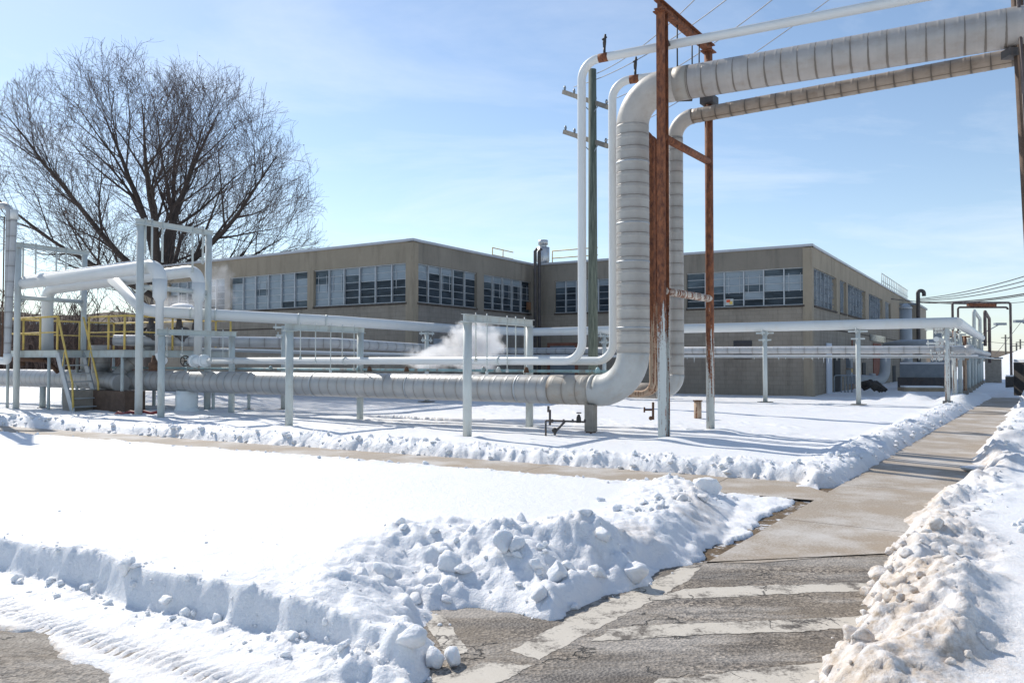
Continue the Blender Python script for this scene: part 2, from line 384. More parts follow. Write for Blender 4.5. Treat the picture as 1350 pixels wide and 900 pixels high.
    def build(s, name, mats, parent=None, root=None, dirt=None):
        """root gives the origin; parent may be a part of that root"""
        root = root or (parent if (parent is not None and parent.type == 'EMPTY') else (parent.parent if parent is not None and parent.parent else parent))
        org = root.location.copy() if root is not None else Vector((0, 0, 0))
        me = bpy.data.meshes.new(name)
        vs = np.array(s.v, dtype=np.float64)
        if root is None:                                 # put the origin of a lone mesh at its base
            org = Vector((float(vs[:, 0].mean()), float(vs[:, 1].mean()), float(vs[:, 2].min())))
        vs = vs - np.array(org)
        me.from_pydata(vs.tolist(), [], s.f)
        uvl = me.uv_layers.new(name='UVMap'); uvl.data.foreach_set('uv', [c for f in s.uv for p in f for c in p])
        me.polygons.foreach_set('material_index', s.mi); me.polygons.foreach_set('use_smooth', s.smooth)
        if isinstance(mats, str): mats = [mats]
        for m in mats: me.materials.append(M[m])
        if dirt is not None:
            at = me.attributes.new('dirt', 'FLOAT', 'POINT'); at.data.foreach_set('value', [float(dirt)] * len(s.v) if not hasattr(dirt, '__len__') else list(dirt))
        me.update(); o = bpy.data.objects.new(name, me); COL.objects.link(o)
        if parent is not None: o.parent = parent
        else: o.location = org
        return o
SDX, SDY = .563, .826             # direction of the walk, away from the camera
S = Vector((SDX, SDY, 0)); Cc = Vector((-.854, .52, 0))     # C: direction of the pipe rack, away to the left
def tag(o, label, cat, group=None, kind=None):
    if label: o['label'] = label
    if cat: o['category'] = cat
    if group: o['group'] = group
    if kind: o['kind'] = kind
    return o
def thing(name, loc, label, cat, group=None):
    o = bpy.data.objects.new(name, None); o.empty_display_size = .3; COL.objects.link(o); o.location = Vector(loc)
    return tag(o, label, cat, group)
def copy_tree(o, parent=None):
    c = o.copy(); COL.objects.link(c)
    if parent is not None: c.parent = parent
    for ch in [x for x in COL.objects if x.parent == o]: copy_tree(ch, c)
    return c
def fillet(pts, R, n=10):
    pts = [Vector(p) for p in pts]; out = [pts[0]]
    for a, b, c in zip(pts, pts[1:], pts[2:]):
        u = (a - b).normalized(); v = (c - b).normalized(); ang = u.angle(v); t = R / math.tan(ang / 2)
        cen = b + (u + v).normalized() * (R / math.sin(ang / 2)); p0 = b + u * t; p1 = b + v * t
        e0 = (p0 - cen); e1 = (p1 - cen)
        for i in range(n + 1):
            k = i / n; w = PI - ang
            out.append(cen + (e0 * math.sin((1 - k) * w) + e1 * math.sin(k * w)) / math.sin(w))
    out.append(pts[-1]); return out
def arc_only(pts3, R, n=14):
    f = fillet(pts3, R, n); return f[1:-1]

# ------------------------------------------------------------------ noise in numpy
def _hash(ix, iy, seed):
    h = (ix.astype(np.int64) * 374761393 + iy.astype(np.int64) * 668265263 + seed * 1442695041) & 0xffffffff
    h = ((h ^ (h >> 13)) * 1274126177) & 0xffffffff
    h = (h ^ (h >> 16)) & 0xffffffff
    h = (h * 2246822519) & 0xffffffff; h = (h ^ (h >> 15)) & 0xffffffff
    return h / 4294967295.0
def vnoise(x, y, seed=0):
    ix = np.floor(x); iy = np.floor(y); fx = x - ix; fy = y - iy; fx = fx * fx * fx * (fx * (fx * 6 - 15) + 10); fy = fy * fy * fy * (fy * (fy * 6 - 15) + 10)
    a = _hash(ix, iy, seed); b = _hash(ix + 1, iy, seed); c = _hash(ix, iy + 1, seed); d = _hash(ix + 1, iy + 1, seed)
    return (a + (b - a) * fx) * (1 - fy) + (c + (d - c) * fx) * fy
def fbm(x, y, sc_, oct_=4, seed=0, gain=.5):
    v = 0; a = 1; tot = 0
    for o in range(oct_):
        v = v + a * (vnoise(x / sc_ * 2 ** o + o * 17.3, y / sc_ * 2 ** o - o * 9.1, seed + o) - .5); tot += a; a *= gain
    return v / tot * 2
def lumps(x, y, sc_, seed=0, fill=.8):
    """broken clods: tilted domes of random size, highest wins"""
    X = x / sc_; Y = y / sc_; ix = np.floor(X); iy = np.floor(Y); best = np.zeros_like(X)
    for dx in (-1, 0, 1):
        for dy in (-1, 0, 1):
            cx = ix + dx; cy = iy + dy
            jx = _hash(cx, cy, seed + 1); jy = _hash(cx, cy, seed + 2); rr = .38 + .42 * _hash(cx, cy, seed + 3); am = _hash(cx, cy, seed + 4); an = _hash(cx, cy, seed + 5) * PI
            ux = X - (cx + jx); uy = Y - (cy + jy); c, s_ = np.cos(an), np.sin(an)
            px = ux * c + uy * s_; py = (-ux * s_ + uy * c) * 1.45
            q = (np.abs(px) ** 2.6 + np.abs(py) ** 2.6) ** (1 / 2.6) / rr
            tilt = 1 + .5 * px / rr
            h = np.sqrt(np.clip(1 - q * q, 0, 1)) * (.35 + .65 * am) * tilt * rr * (am < fill + .2)
            best = np.maximum(best, h)
    return best
def sstep(a, b, x):
    t = np.clip((x - a) / (b - a), 0, 1); return t * t * (3 - 2 * t)
def poly_sd(x, y, poly):
    """signed distance, negative inside"""
    d = np.full(x.shape, 1e9); ins = np.zeros(x.shape, bool); n = len(poly)
    for i in range(n):
        ax, ay = poly[i]; bx, by = poly[(i + 1) % n]; ex, ey = bx - ax, by - ay; L = ex * ex + ey * ey
        t = np.clip(((x - ax) * ex + (y - ay) * ey) / L, 0, 1); dx = x - ax - t * ex; dy = y - ay - t * ey
        d = np.minimum(d, dx * dx + dy * dy)
        c = ((ay > y) != (by > y)); xi = (bx - ax) * (y - ay) / ((by - ay) if by != ay else 1e-9) + ax
        ins ^= (c & (x < xi))
    d = np.sqrt(d); return np.where(ins, -d, d)
def g2(px, py): v = G(px, py); return (v.x, v.y)

# ------------------------------------------------------------------ layout of cleared ground
SL0 = np.array([1.68, 6.93])                                    # left edge of the walk passes here, direction S
def walk_pt(k, off): return (SL0[0] + SDX * k + SDY * off, SL0[1] + SDY * k - SDX * off)   # off > 0 to the right
U1 = [g2(520, 1250), g2(560, 905), g2(597, 880), g2(612, 868), g2(585, 838), g2(552, 800), g2(640, 799), g2(728, 817), g2(765, 800),
      g2(850, 771), g2(880, 750), g2(935, 733), g2(1175, 706), g2(1160, 745), g2(1148, 775), g2(1135, 812), g2(1100, 850), g2(1066, 885), g2(1050, 930), g2(960, 1250)]
U2 = [walk_pt(-.6, -.12), walk_pt(1.0, -.20), walk_pt(2.4, -.55), walk_pt(4.0, -1.15), g2(1100, 640), walk_pt(6.3, 0.03), walk_pt(10, .0), walk_pt(20, .0), walk_pt(34, .0), walk_pt(37.5, .0), walk_pt(37.5, 1.25),
      g2(1336, 537), g2(1319, 560), g2(1297, 590), g2(1279, 608), g2(1300, 628), g2(1262, 640), g2(1240, 652), g2(1216, 664), g2(1185, 700), g2(1172, 716)]
PD = np.array([-.874, .486]); PN = np.array([.486, .874]); PF = np.array([-1.03, 14.36])   # far edge of the cross path
def path_pt(k, off): q = PF + PD * k - PN * off; return (q[0], q[1])
U3 = [path_pt(-5.9, 0), path_pt(0, 0), path_pt(40, 0), path_pt(40, 1.5), path_pt(6, 1.5), path_pt(0, 1.55), path_pt(-3.0, 1.5), path_pt(-6.6, 1.6)]
U4 = [g2(-60, 830), g2(0, 833), g2(45, 840), g2(62, 850), g2(72, 868), g2(105, 888), g2(130, 915), g2(160, 1200), g2(-400, 1200)]
U5 = [g2(476, 553, ), g2(520, 552), g2(560, 555), g2(600, 557), g2(642, 556), g2(640, 558), g2(590, 559), g2(520, 555)]
R0 = np.array(g2(0, 748)); R1 = np.array(g2(545, 888)); RD = (R0 - R1) / np.linalg.norm(R0 - R1); RN = np.array([RD[1], -RD[0]])
if RN[1] > 0: RN = -RN                                             # RN points to the road (towards the camera)

def terrain(x, y):
    warp = .10 * fbm(x, y, .55, 4, 3) + .05 * fbm(x, y, .14, 2, 9)
    d1 = poly_sd(x, y, U1); d2 = poly_sd(x, y, U2); d3 = poly_sd(x, y, U3); d4 = poly_sd(x, y, U4); d5 = poly_sd(x, y, U5) + .0
    # which side of things are we
    kx = (x - SL0[0]) * SDX + (y - SL0[1]) * SDY; off = (x - SL0[0]) * SDY - (y - SL0[1]) * SDX
    right = sstep(.2, 1.0, off + np.where(kx < 0, -.1 * kx, 0))
    pk = (x - PF[0]) * PN[0] + (y - PF[1]) * PN[1]                  # > 0 beyond the cross path
    back = sstep(-.5, -.3, pk) * (1 - right)
    road = (x - R1[0]) * RN[0] + (y - R1[1]) * RN[1]                # > 0 on the road
    along = (x - R1[0]) * RD[0] + (y - R1[1]) * RD[1]               # > 0 to the left
    front = (1 - right) * (1 - back)
    und = .03 * fbm(x, y, 3.5, 3, 21) + .010 * fbm(x, y, .7, 3, 23) + .004 * fbm(x, y, .22, 3, 24)
    roadside = front * sstep(-.9, -.3, along + .0 * x)
    # lumps at several sizes
    wx = x + .07 * fbm(x, y, .22, 3, 131); wy = y + .07 * fbm(x, y, .22, 3, 137)
    bil = .5 - np.abs(fbm(wx, wy, .30, 4, 141, .55))
    lm = .34 * .17 * lumps(wx, wy, .37, 31, .4) + .17 * .20 * lumps(wx, wy, .18, 41, .35) + .08 * .26 * lumps(wx, wy, .09, 51, .4) + .09 * bil + .022 * (.5 - np.abs(fbm(wx, wy, .075, 3, 151, .6)))
    lmb = .45 * .27 * lumps(wx, wy, .46, 61, .45) + lm
    rough = .06 * fbm(x, y, .15, 5, 71, .68)
    patch = .30 + .70 * sstep(.38, .62, vnoise(x * 2.1 + 4, y * 2.1, 161) * .7 + vnoise(x * 5.3, y * 5.3, 162) * .3)
    big = .13 * (fbm(wx, wy, .62, 2, 171) + .1)                  # broad folds where the shovel or plough turned the snow over
    lm = lm * patch; lmb = lmb * (.3 + .7 * patch); rough = rough * (.45 + .55 * patch)
    # --- beyond the path
    dmin = np.minimum(np.minimum(d1, d2), d3) + warp
    L_back = .12 + und
    dB = np.minimum(d2, d3) + warp
    bank_b = sstep(0, .42, dB) * (1 - sstep(.45, 1.15, dB))
    h_back = L_back * sstep(0, .22, dB) + bank_b * (.085 + .06 * fbm(x, y, 1.4, 2, 5) + .75 * lm + 1.5 * rough)
    # --- front lawn
    dr = -road
    L_front = .27 - .19 * sstep(.8, 7.5, dr) + und * .7
    e_path = d3 + warp * .6
    h_fp = sstep(0, .12, e_path)
    bank_fp = sstep(0, .15, e_path) * (1 - sstep(.2, .55, e_path))
    eW = d2 + warp
    bank_w = sstep(.0, .55, eW) * (1 - sstep(.6, 1.5, eW)) * sstep(-2.5, -1.0, kx)
    eH = d1 + warp * 1.1
    # heap thrown up where road and walk meet
    hx = (x - .30) ; hy = (y - 6.45)
    hm = np.exp(-((hx + .35) / 1.25) ** 2 - (hy / .95) ** 2)
    pkx = np.exp(-((x - .72) / .30) ** 2 - ((y - 6.42) / .33) ** 2)
    heapzone = np.clip(np.exp(-((x - .15) / 1.35) ** 4 - ((y - 6.1) / 1.25) ** 4), 0, 1)
    eHs = sstep(-.02, .95, eH) * .85 + sstep(0, .12, eH) * .15
    heap = hm * .09 + pkx * .21
    hf = L_front * h_fp * (sstep(0, .45, eW) * .75 + .25 * sstep(0, .08, eW)) * np.where(heapzone > .02, (1 - heapzone) * sstep(0, .25, eH) + heapzone * eHs, sstep(0, .2, eH))
    hf = hf + heap * np.clip(eHs, 0, 1)
    rub = heapzone * sstep(0, .25, eH) * (1 - sstep(.35, .95, np.maximum(pk * 0, (y - 6.55) + .12 * (x * x))))
    hf = hf + rub * (1.1 * lmb + 1.3 * rough + big)
    hf = hf + bank_w * (.07 + lm * .7 + 1.3 * rough) * (1 - heapzone)
    hf = hf + bank_fp * (.0 + .45 * lm)
    # scattered crumbs on the flat snow beside the bank
    crumbs = .045 * lumps(x, y, .11, 81, .02) * (sstep(.72, .9, vnoise(x * 3.1, y * 3.1, 90)))
    hf = hf + crumbs * sstep(2.2, .2, dr) * .8
    # --- vertical cut at the road, rubble at its foot
    wv = .10 * fbm(x, y, .9, 3, 7) + .035 * fbm(x, y, .2, 3, 8)
    rs = road + wv
    wallf = 1 - sstep(-.03, .10, rs)
    rubz = sstep(-.12, .05, rs) * (1 - sstep(.12, .55, rs + .15 * fbm(x, y, 1.1, 2, 12))) 
    edgez = sstep(-.55, -.1, rs) * (1 - sstep(-.1, .05, rs))
    endz = sstep(2.1, .4, along) * sstep(-1.1, -.2, along)           # lumpier at the end of the bank
    packed = .028 + .012 * fbm(x, y, .5, 3, 14)
    # tyre prints along the road
    for o_, wdt, dep in ((.62, .10, .030), (1.05, .12, .042), (1.62, .09, .03)):
        tr = np.exp(-(((road - o_ + .04 * along * .3 - .1 * fbm(x, y, 4, 2, 15)) / wdt) ** 4))
        packed = packed - tr * dep * (.55 + .45 * np.sin(along * 2 * PI / .085 + np.abs(road - o_) * 30)) * (.6 + .6 * vnoise(along * 1.3, road * 0 + o_, 77))
    packed = packed + .010 * fbm(x, y, .09, 3, 19)
    h_road = packed * sstep(0, .10, d4 + warp * .9) - .05 * (1 - sstep(-.02, .06, d4 + warp * .9))
    h_road = np.maximum(h_road, -.05)
    wall_h = hf + edgez * (.25 * lm + .4 * rough) + endz * wallf * (-.05 + .6 * lmb)
    h_rs = wall_h * wallf + (1 - wallf) * h_road + rubz * (.5 + .8 * endz) * (1.3 * lm + .8 * rough)
    h_rs = h_rs + rubz * endz * .05
    h_rs = h_rs * sstep(-.05, .16, eH) - .04 * (1 - sstep(-.06, .06, eH))
    k_road = sstep(-1.2, -.6, rs) * sstep(-1.4, -.9, along) * sstep(7.2, 6.6, y + .0 * x + np.where(along > .5, -99, 0))
    hfront = hf * (1 - k_road) + h_rs * k_road
    # --- right of the walk
    dR = np.minimum(d1, d2) + warp * 1.3
    wid = .40
    bank_r = sstep(0, .42, dR) * (1 - sstep(.5, .55 + wid, dR + .25 * fbm(x, y, 1.2, 2, 17)))
    L_r = .20 + und + .05 * fbm(x, y, 1.6, 3, 33)
    near = sstep(9, 5, y)
    h_right = L_r * sstep(0, .35, dR) + bank_r * (.03 + .10 * fbm(x, y, 1.0, 2, 19) + .8 * lm + 1.4 * rough + .9 * big)
    h_right = h_right + sstep(0, .6, dR) * near * .06 * np.exp(-((dR - .9) / .8) ** 2)
    h_right = h_right - .03 * near + .10 * np.exp(-((x - 3.35) / .55) ** 2 - ((y - 4.9) / .5) ** 2) + .16 * np.exp(-((x - 10.2) / .9) ** 2 - ((y - 15.5) / 1.1) ** 2)
    h = h_right * right + h_back * back + hfront * front
    clear = np.minimum(np.minimum(d1, d2 + .0), d3) + warp
    h = np.where(clear < 0, np.minimum(h, -.045), h)
    # pressed strip of old snow between concrete and bank
    ofn = off + .22 * fbm(x, y, .45, 4, 39)
    thin = (ofn < -.16) & (off > -1.7) & (kx > .9) & (kx < 5.0) & (d2 < .15) & (d3 + .1 * fbm(x, y, .3, 3, 38) > -.12)
    h = np.where(thin, np.maximum(h, -.012 + .05 * np.clip(fbm(x, y, .35, 5, 37, .6) + .12, -.5, .5)), h)
    h = np.where(d5 + .05 * fbm(x, y, .3, 2, 2) < 0, -.04, h)
    # ploughed yard ridge by the building
    yr = np.exp(-((y - 31.5 + .25 * (x - 18)) / 1.6) ** 2) * sstep(13.5, 16, x) * (1 - sstep(24, 27, x))
    h = h + yr * (.12 + 1.6 * lumps(x, y, .9, 101) * .22 + .1 * fbm(x, y, .5, 3, 102)) * (clear > .3)
    # snow heaped at the feet of the rusty frame
    for fx, fy in ((3.14, 16.5), (4.63, 18.6)):
        h = h + .07 * np.exp(-((x - fx - .2) ** 2 + (y - fy + .25) ** 2) / .25)
    for fx, fy in [(V(a, b_, 0).x, b_) for a, b_ in ((616, 17.2), (698, 19.6), (381, 20.0), (474.5, 22.2), (212, 22.7), (182.5, 23.9), (273, 26.0), (779, 17.9))]:
        r_ = np.hypot(x - fx, y - fy); h = h - .07 * np.exp(-(r_ / .17) ** 2) + .03 * np.exp(-((r_ - .33) / .14) ** 2)
    h = h + back * .035 * fbm(x, y, 1.8, 3, 181) * (clear > .8) + back * .02 * sstep(.1, .4, fbm(x, y, .35, 3, 183)) * sstep(.55, .7, vnoise(x * .35, y * .35, 184))
    # dirt
    dirt = np.zeros_like(x)
    edge_r = np.exp(-(np.clip(dR, 0, 9) / (.42 + .42 * sstep(9, 5, y))) ** 2) * right
    dirt = dirt + edge_r * (1.15 * sstep(18, 9, y) + .3) * (.75 + .6 * fbm(x, y, .8, 3, 44))
    dirt = dirt + (1 - right) * np.exp(-((eW - .35) / .30) ** 2) * .55 * sstep(-.15, .35, fbm(x, y, .5, 3, 45)) * sstep(14, 8, y)
    dirt = dirt + (1 - right) * back * np.exp(-(dB / .12) ** 2) * .35
    dirt = dirt + k_road * (1 - wallf) * (.22 + .18 * sstep(0, 1, fbm(x, y, .4, 3, 46))) * sstep(.2, .6, rs)
    dirt = dirt + .9 * np.exp(-(np.clip(d4, 0, 9) / .07) ** 2) * front
    dirt = np.clip(dirt, 0, 1)
    return h, dirt

def ground_z(x, y):
    h, _ = terrain(np.array([x, x]), np.array([y, y])); return float(h[0])

def build_snow():
    ys = [2.2]
    while ys[-1] < 95: ys.append(ys[-1] + max(.019, ys[-1] * .0047))
    ys = np.array(ys)
    def side(x0, lim, s0):
        o = []; s_ = s0; x_ = x0
        while x_ < lim: s_ *= 1.018; x_ += s_; o.append(x_)
        return np.array(o)
    core = np.arange(-4.6, 5.6, .022); xs = np.concatenate([-side(4.6, 60, .022)[::-1], core, side(5.6, 75, .022)])
    X, Y = np.meshgrid(xs, ys); sh = X.shape; x = X.ravel(); y = Y.ravel(); h, dirt = terrain(x, y)
    nx, ny = len(xs), len(ys); co = np.stack([x, y, h], 1).astype(np.float32)
    idx = np.arange(nx * ny).reshape(ny, nx)
    q = np.stack([idx[:-1, :-1], idx[:-1, 1:], idx[1:, 1:], idx[1:, :-1]], -1).reshape(-1, 4)
    hm = h[q].max(1); q = q[hm > -.035]                              # no sheet where the ground is swept clean
    me = bpy.data.meshes.new('snow_cover'); me.vertices.add(len(co)); me.vertices.foreach_set('co', co.ravel())
    me.loops.add(q.size); me.loops.foreach_set('vertex_index', q.ravel().astype(np.int32))
    me.polygons.add(len(q)); me.polygons.foreach_set('loop_start', np.arange(0, q.size, 4, dtype=np.int32)); me.polygons.foreach_set('loop_total', np.full(len(q), 4, np.int32))
    me.polygons.foreach_set('use_smooth', np.ones(len(q), bool)); me.update(calc_edges=True)
    at = me.attributes.new('dirt', 'FLOAT', 'POINT'); at.data.foreach_set('value', dirt.astype(np.float32))
    me.materials.append(M['snow']); o = bpy.data.objects.new('snow_ground', me); COL.objects.link(o)
    tag(o, 'white snow cover with ploughed lumpy banks along the walk and road', 'snow', kind='structure')
    print('snow', nx, ny, len(q))
build_snow()

def sheet(name, poly, z, mat, label=None, cat=None, uvdir=None, kind='structure'):
    b = MB(); vs = [(p[0], p[1], z) for p in poly]; i = len(b.v); b.v += vs; b.f.append(tuple(range(i, i + len(vs))))
    if uvdir is None: b.uv.append([(p[0], p[1]) for p in poly])
    else: b.uv.append([(p[0] * uvdir[0] + p[1] * uvdir[1], -p[0] * uvdir[1] + p[1] * uvdir[0]) for p in poly])
    b.mi.append(0); b.smooth.append(False)
    o = b.build(name, mat); o['kind'] = kind
    if label: o['label'] = label
    if cat: o['category'] = cat
    return o
# wide land under everything
def land():
    b = MB(); b.quad((-3000, -600, -.16), (3000, -600, -.16), (3000, 4500, -.16), (-3000, 4500, -.16))
    o = b.build('ground', 'snow', dirt=0.0); tag(o, 'flat snow covered land reaching to the horizon', 'ground', kind='structure')
land()
sheet('lawn_soil', [(-30, -6), (30, -6), (40, 60), (-40, 60)], -.03, 'soil', 'brown winter grass and soil showing where the snow is cleared', 'soil')
sheet('road', [(-12, -6), (8, -6), g2(1400, 700), g2(1200, 700), g2(925, 741), g2(600, 760), (-12, 12.0)], 0.0, 'asphalt', 'grey brown asphalt road with cracks and salt stains', 'road')
sheet('sidewalk', [g2(925, 741), g2(1000, 742), g2(1090, 734), g2(1240, 726)] + [walk_pt(1.6, 1.62), walk_pt(40, 1.55), walk_pt(40, 0), walk_pt(0, 0)], .0035, 'walk_concrete', 'long concrete sidewalk running away along the snowbanks', 'sidewalk', (SDX, SDY))
pw = [path_pt(-5.75, -.1), path_pt(45, -.1), path_pt(45, 1.45), path_pt(-6.9, 1.45)]
sheet('path', pw[::-1], .002, 'walk_concrete', 'narrow cross path cleared between front lawn and pipe rack', 'path', (-.874, .486))

# ---- painted crosswalk: worn bars, each one a marking lying on the road
def marking(px_list, label, z=.0042):
    # break up the outline a little so the paint edge is worn
    pts = [Vector(g2(*p)) for p in px_list]; out = []
    for i, a in enumerate(pts):
        b2 = pts[(i + 1) % len(pts)]; n = max(2, int((b2 - a).length / .022)); nrm = Vector((-(b2 - a).y, (b2 - a).x)).normalized()
        for k in range(n):
            q = a.lerp(b2, k / n); w = float(fbm(np.array([q.x]), np.array([q.y]), .14, 4, 5, .75)[0]) * .035
            out.append(q + nrm * w)
    o = sheet('crosswalk_marking', [(p.x, p.y) for p in out], z - .0026, 'road_paint'); tag(o, label, 'road marking', 'worn white crosswalk paint on the road', 'structure')
marking([(673, 857), (737, 822), (790, 797), (869, 762), (897, 748), (925, 748), (905, 767), (862, 791), (841, 802), (796, 825), (756, 845), (711, 870)], 'long diagonal white stripe below the big snow heap')
marking([(631, 874), (701, 876), (655, 901), (600, 930), (500, 930), (561, 900)], 'cracked white stripe end at the bottom edge of the picture', .0046)
marking([(901, 776), (1000, 772), (1190, 766), (1190, 776), (1032, 783), (857, 791)], 'clean white crossbar nearest the sidewalk slab', .0050)
marking([(850, 824), (1000, 818), (1190, 810), (1190, 825), (900, 838), (776, 846), (800, 830)], 'scuffed middle white crossbar', .0054)
marking([(869, 896), (1064, 875), (1120, 872), (1120, 900), (1000, 930), (820, 930)], 'pale bottom crossbar ending at the dirty snowbank', .0058)
marking([(552, 806), (586, 812), (601, 837), (619, 861), (591, 864), (570, 835)], 'short white stub beside the small left snow mound', .0062)

# ---- loose clods
ICO = None
def ico_unit():
    t = (1 + 5 ** .5) / 2
    v = [(-1, t, 0), (1, t, 0), (-1, -t, 0), (1, -t, 0), (0, -1, t), (0, 1, t), (0, -1, -t), (0, 1, -t), (t, 0, -1), (t, 0, 1), (-t, 0, -1), (-t, 0, 1)]
    f = [(0, 11, 5), (0, 5, 1), (0, 1, 7), (0, 7, 10), (0, 10, 11), (1, 5, 9), (5, 11, 4), (11, 10, 2), (10, 7, 6), (7, 1, 8), (3, 9, 4), (3, 4, 2), (3, 2, 6), (3, 6, 8), (3, 8, 9), (4, 9, 5), (2, 4, 11), (6, 2, 10), (8, 6, 7), (9, 8, 1)]
    v = [Vector(p).normalized() for p in v]
    for _ in range(2):
        cache = {}; nf = []
        def mid(a, b):
            k = (min(a, b), max(a, b))
            if k not in cache: v.append(((v[a] + v[b]) / 2).normalized()); cache[k] = len(v) - 1
            return cache[k]
        for a, b, c in f:
            ab, bc, ca = mid(a, b), mid(b, c), mid(c, a); nf += [(a, ab, ca), (b, bc, ab), (c, ca, bc), (ab, bc, ca)]
        f = nf
    return np.array([tuple(p) for p in v]), f
IV, IF = ico_unit()
def clod_verts(r, rnd, sq=(1, 1, 1)):
    v = IV.copy()
    # cut with random planes for a broken, blocky shape
    for _ in range(13):
        n = rnd.normal(size=3); n /= np.linalg.norm(n); c = .42 + .38 * rnd.random()
        d = v @ n; over = np.clip(d - c, 0, None); v = v - over[:, None] * n * .92
    ph = rnd.random(3) * 10
    v = v * (1 + .07 * np.sin(v[:, [1]] * 6 + ph[0]) * np.sin(v[:, [2]] * 5 + ph[1]) + .06 * np.sin(v[:, [0]] * 13 + ph[2]) * np.sin(v[:, [1]] * 11 + ph[0]))
    v = v * np.array(sq); a = rnd.random() * 6.28; c, s_ = math.cos(a), math.sin(a)
    x = v[:, 0] * c - v[:, 1] * s_; y = v[:, 0] * s_ + v[:, 1] * c
    return np.stack([x, y, v[:, 2]], 1) * r
def add_clod(b, p, r, rnd, sq=(1, 1, .8)):
    v = clod_verts(r, rnd, sq); i = len(b.v); b.v += [(p[0] + q[0], p[1] + q[1], p[2] + q[2]) for q in v]
    for f in IF: b.f.append(tuple(i + k for k in f)); b.uv.append([(0, 0)] * 3); b.mi.append(0); b.smooth.append(True)
def clods():
    rnd = np.random.default_rng(5); b = MB(); dd = []
    cand = []
    def drop(x, y, r, up=.3):
        cand.append((x, y, r, up))
    for _ in range(150):                                   # heap
        x = rnd.uniform(-1.1, 1.6); y = rnd.uniform(5.2, 6.8); drop(x, y, .012 + .10 * rnd.random() ** 3.5)
    for _ in range(330):                                   # road bank foot
        a = rnd.uniform(-.6, 6); o = rnd.normal(.10, .11) if rnd.random() < .8 else rnd.uniform(-1.2, .9); q = R1 + RD * a + RN * o; drop(q[0], q[1], .007 + (.055 if -.0 < o < .3 else .014) * rnd.random() ** 3.5)
    for _ in range(210):                                   # right bank
        k = rnd.uniform(-4, 22) if rnd.random() < .75 else rnd.uniform(-4, 3); o = 1.55 + abs(rnd.normal(.0, .35)); x, y = walk_pt(k, o); drop(x, y, .012 + .065 * rnd.random() ** 3.5)
    for _ in range(90):
        y = rnd.uniform(4.2, 7.5); x = 1.65 + (y - 4.375) * .6 + rnd.normal(.18, .16); drop(x, y, .012 + .085 * rnd.random() ** 3)
    for _ in range(420):                                   # bank beyond the cross path
        k = rnd.uniform(-6, 20); o = -abs(rnd.normal(.15, .25)); x, y = path_pt(k, o); drop(x, y, .015 + .075 * rnd.random() ** 3.2)
    for _ in range(260):                                   # near edge of the path
        k = rnd.uniform(-5, 16); x, y = path_pt(k, 1.5 + rnd.normal(.06, .12)); drop(x, y, .012 + .05 * rnd.random() ** 3)
    for _ in range(360):                                   # bank left of the walk, beyond and before the path
        k = rnd.uniform(.4, 26); x, y = walk_pt(k, -.05 - abs(rnd.normal(.15, .3)) - (.7 if k < 4.5 else 0)); drop(x, y, .015 + .06 * rnd.random() ** 2.4)
    xs = np.array([c[0] for c in cand]); ys = np.array([c[1] for c in cand]); hs, ds = terrain(xs, ys)
    clear = np.minimum(np.minimum(poly_sd(xs, ys, U1), poly_sd(xs, ys, U2)), poly_sd(xs, ys, U3))
    for (x, y, r, up), h, d, cl in zip(cand, hs, ds, clear):
        if cl < -.10 or (cl < 0 and r > .035): continue
        n0 = len(b.v); add_clod(b, (x, y, max(h, 0) + r * .25), r, rnd, (1, .75 + .4 * rnd.random(), .6 + .3 * rnd.random())); dd += [float(d)] * (len(b.v) - n0)
    o = b.build('snow_clods', 'snow', dirt=dd); tag(o, 'countless loose lumps of broken snow along the banks', 'snow lumps', kind='stuff')
clods()
def block(px, py, r, label, sq=(1, .8, .75), dirt=0.0, zoff=.0):
    g = G(px, py); z = max(ground_z(g.x, g.y), 0) if True else 0
    b = MB(); add_clod(b, (g.x, g.y, z + r * .55 * sq[2] + zoff), r, np.random.default_rng(int(px)), sq)
    o = b.build('snow_block', 'snow', dirt=dirt); tag(o, label, 'snow block', 'big blocks of broken snow')
block(835, 773, .12, 'rounded snow block at the foot of the heap casting shade on the stripe', (1, .8, .8))
block(597, 876, .085, 'pointed snow block at the right tip of the left mound', (1, .6, .9))
block(575, 878, .085, 'smaller upright snow block just left of the mound tip', (.8, .6, 1.1))
block(540, 892, .09, 'low snow block at the front foot of the left mound', (1.1, .7, .8))
block(548, 798, .10, 'flat slab of snow lying in the gap between two heaps', (1.3, .6, .45))
block(735, 790, .11, 'large squared snow block low on the front of the heap', (1.1, .8, .8))
block(665, 775, .12, 'big tilted snow block in the middle of the heap', (1, .7, .9))
block(930, 660, .21, 'largest snow block standing on the bank corner by the path', (1.05, .8, .85))
block(1143, 826, .075, 'clean white snow block at the edge of the dirty right bank', (1, .8, .9), .15)
block(166, 795, .10, 'wedge of snow fallen from the cut bank at far left', (1, .7, .9))
block(1285, 622, .17, 'flat topped snow block on the right edge of the walk', (1.4, .9, .6), .2)

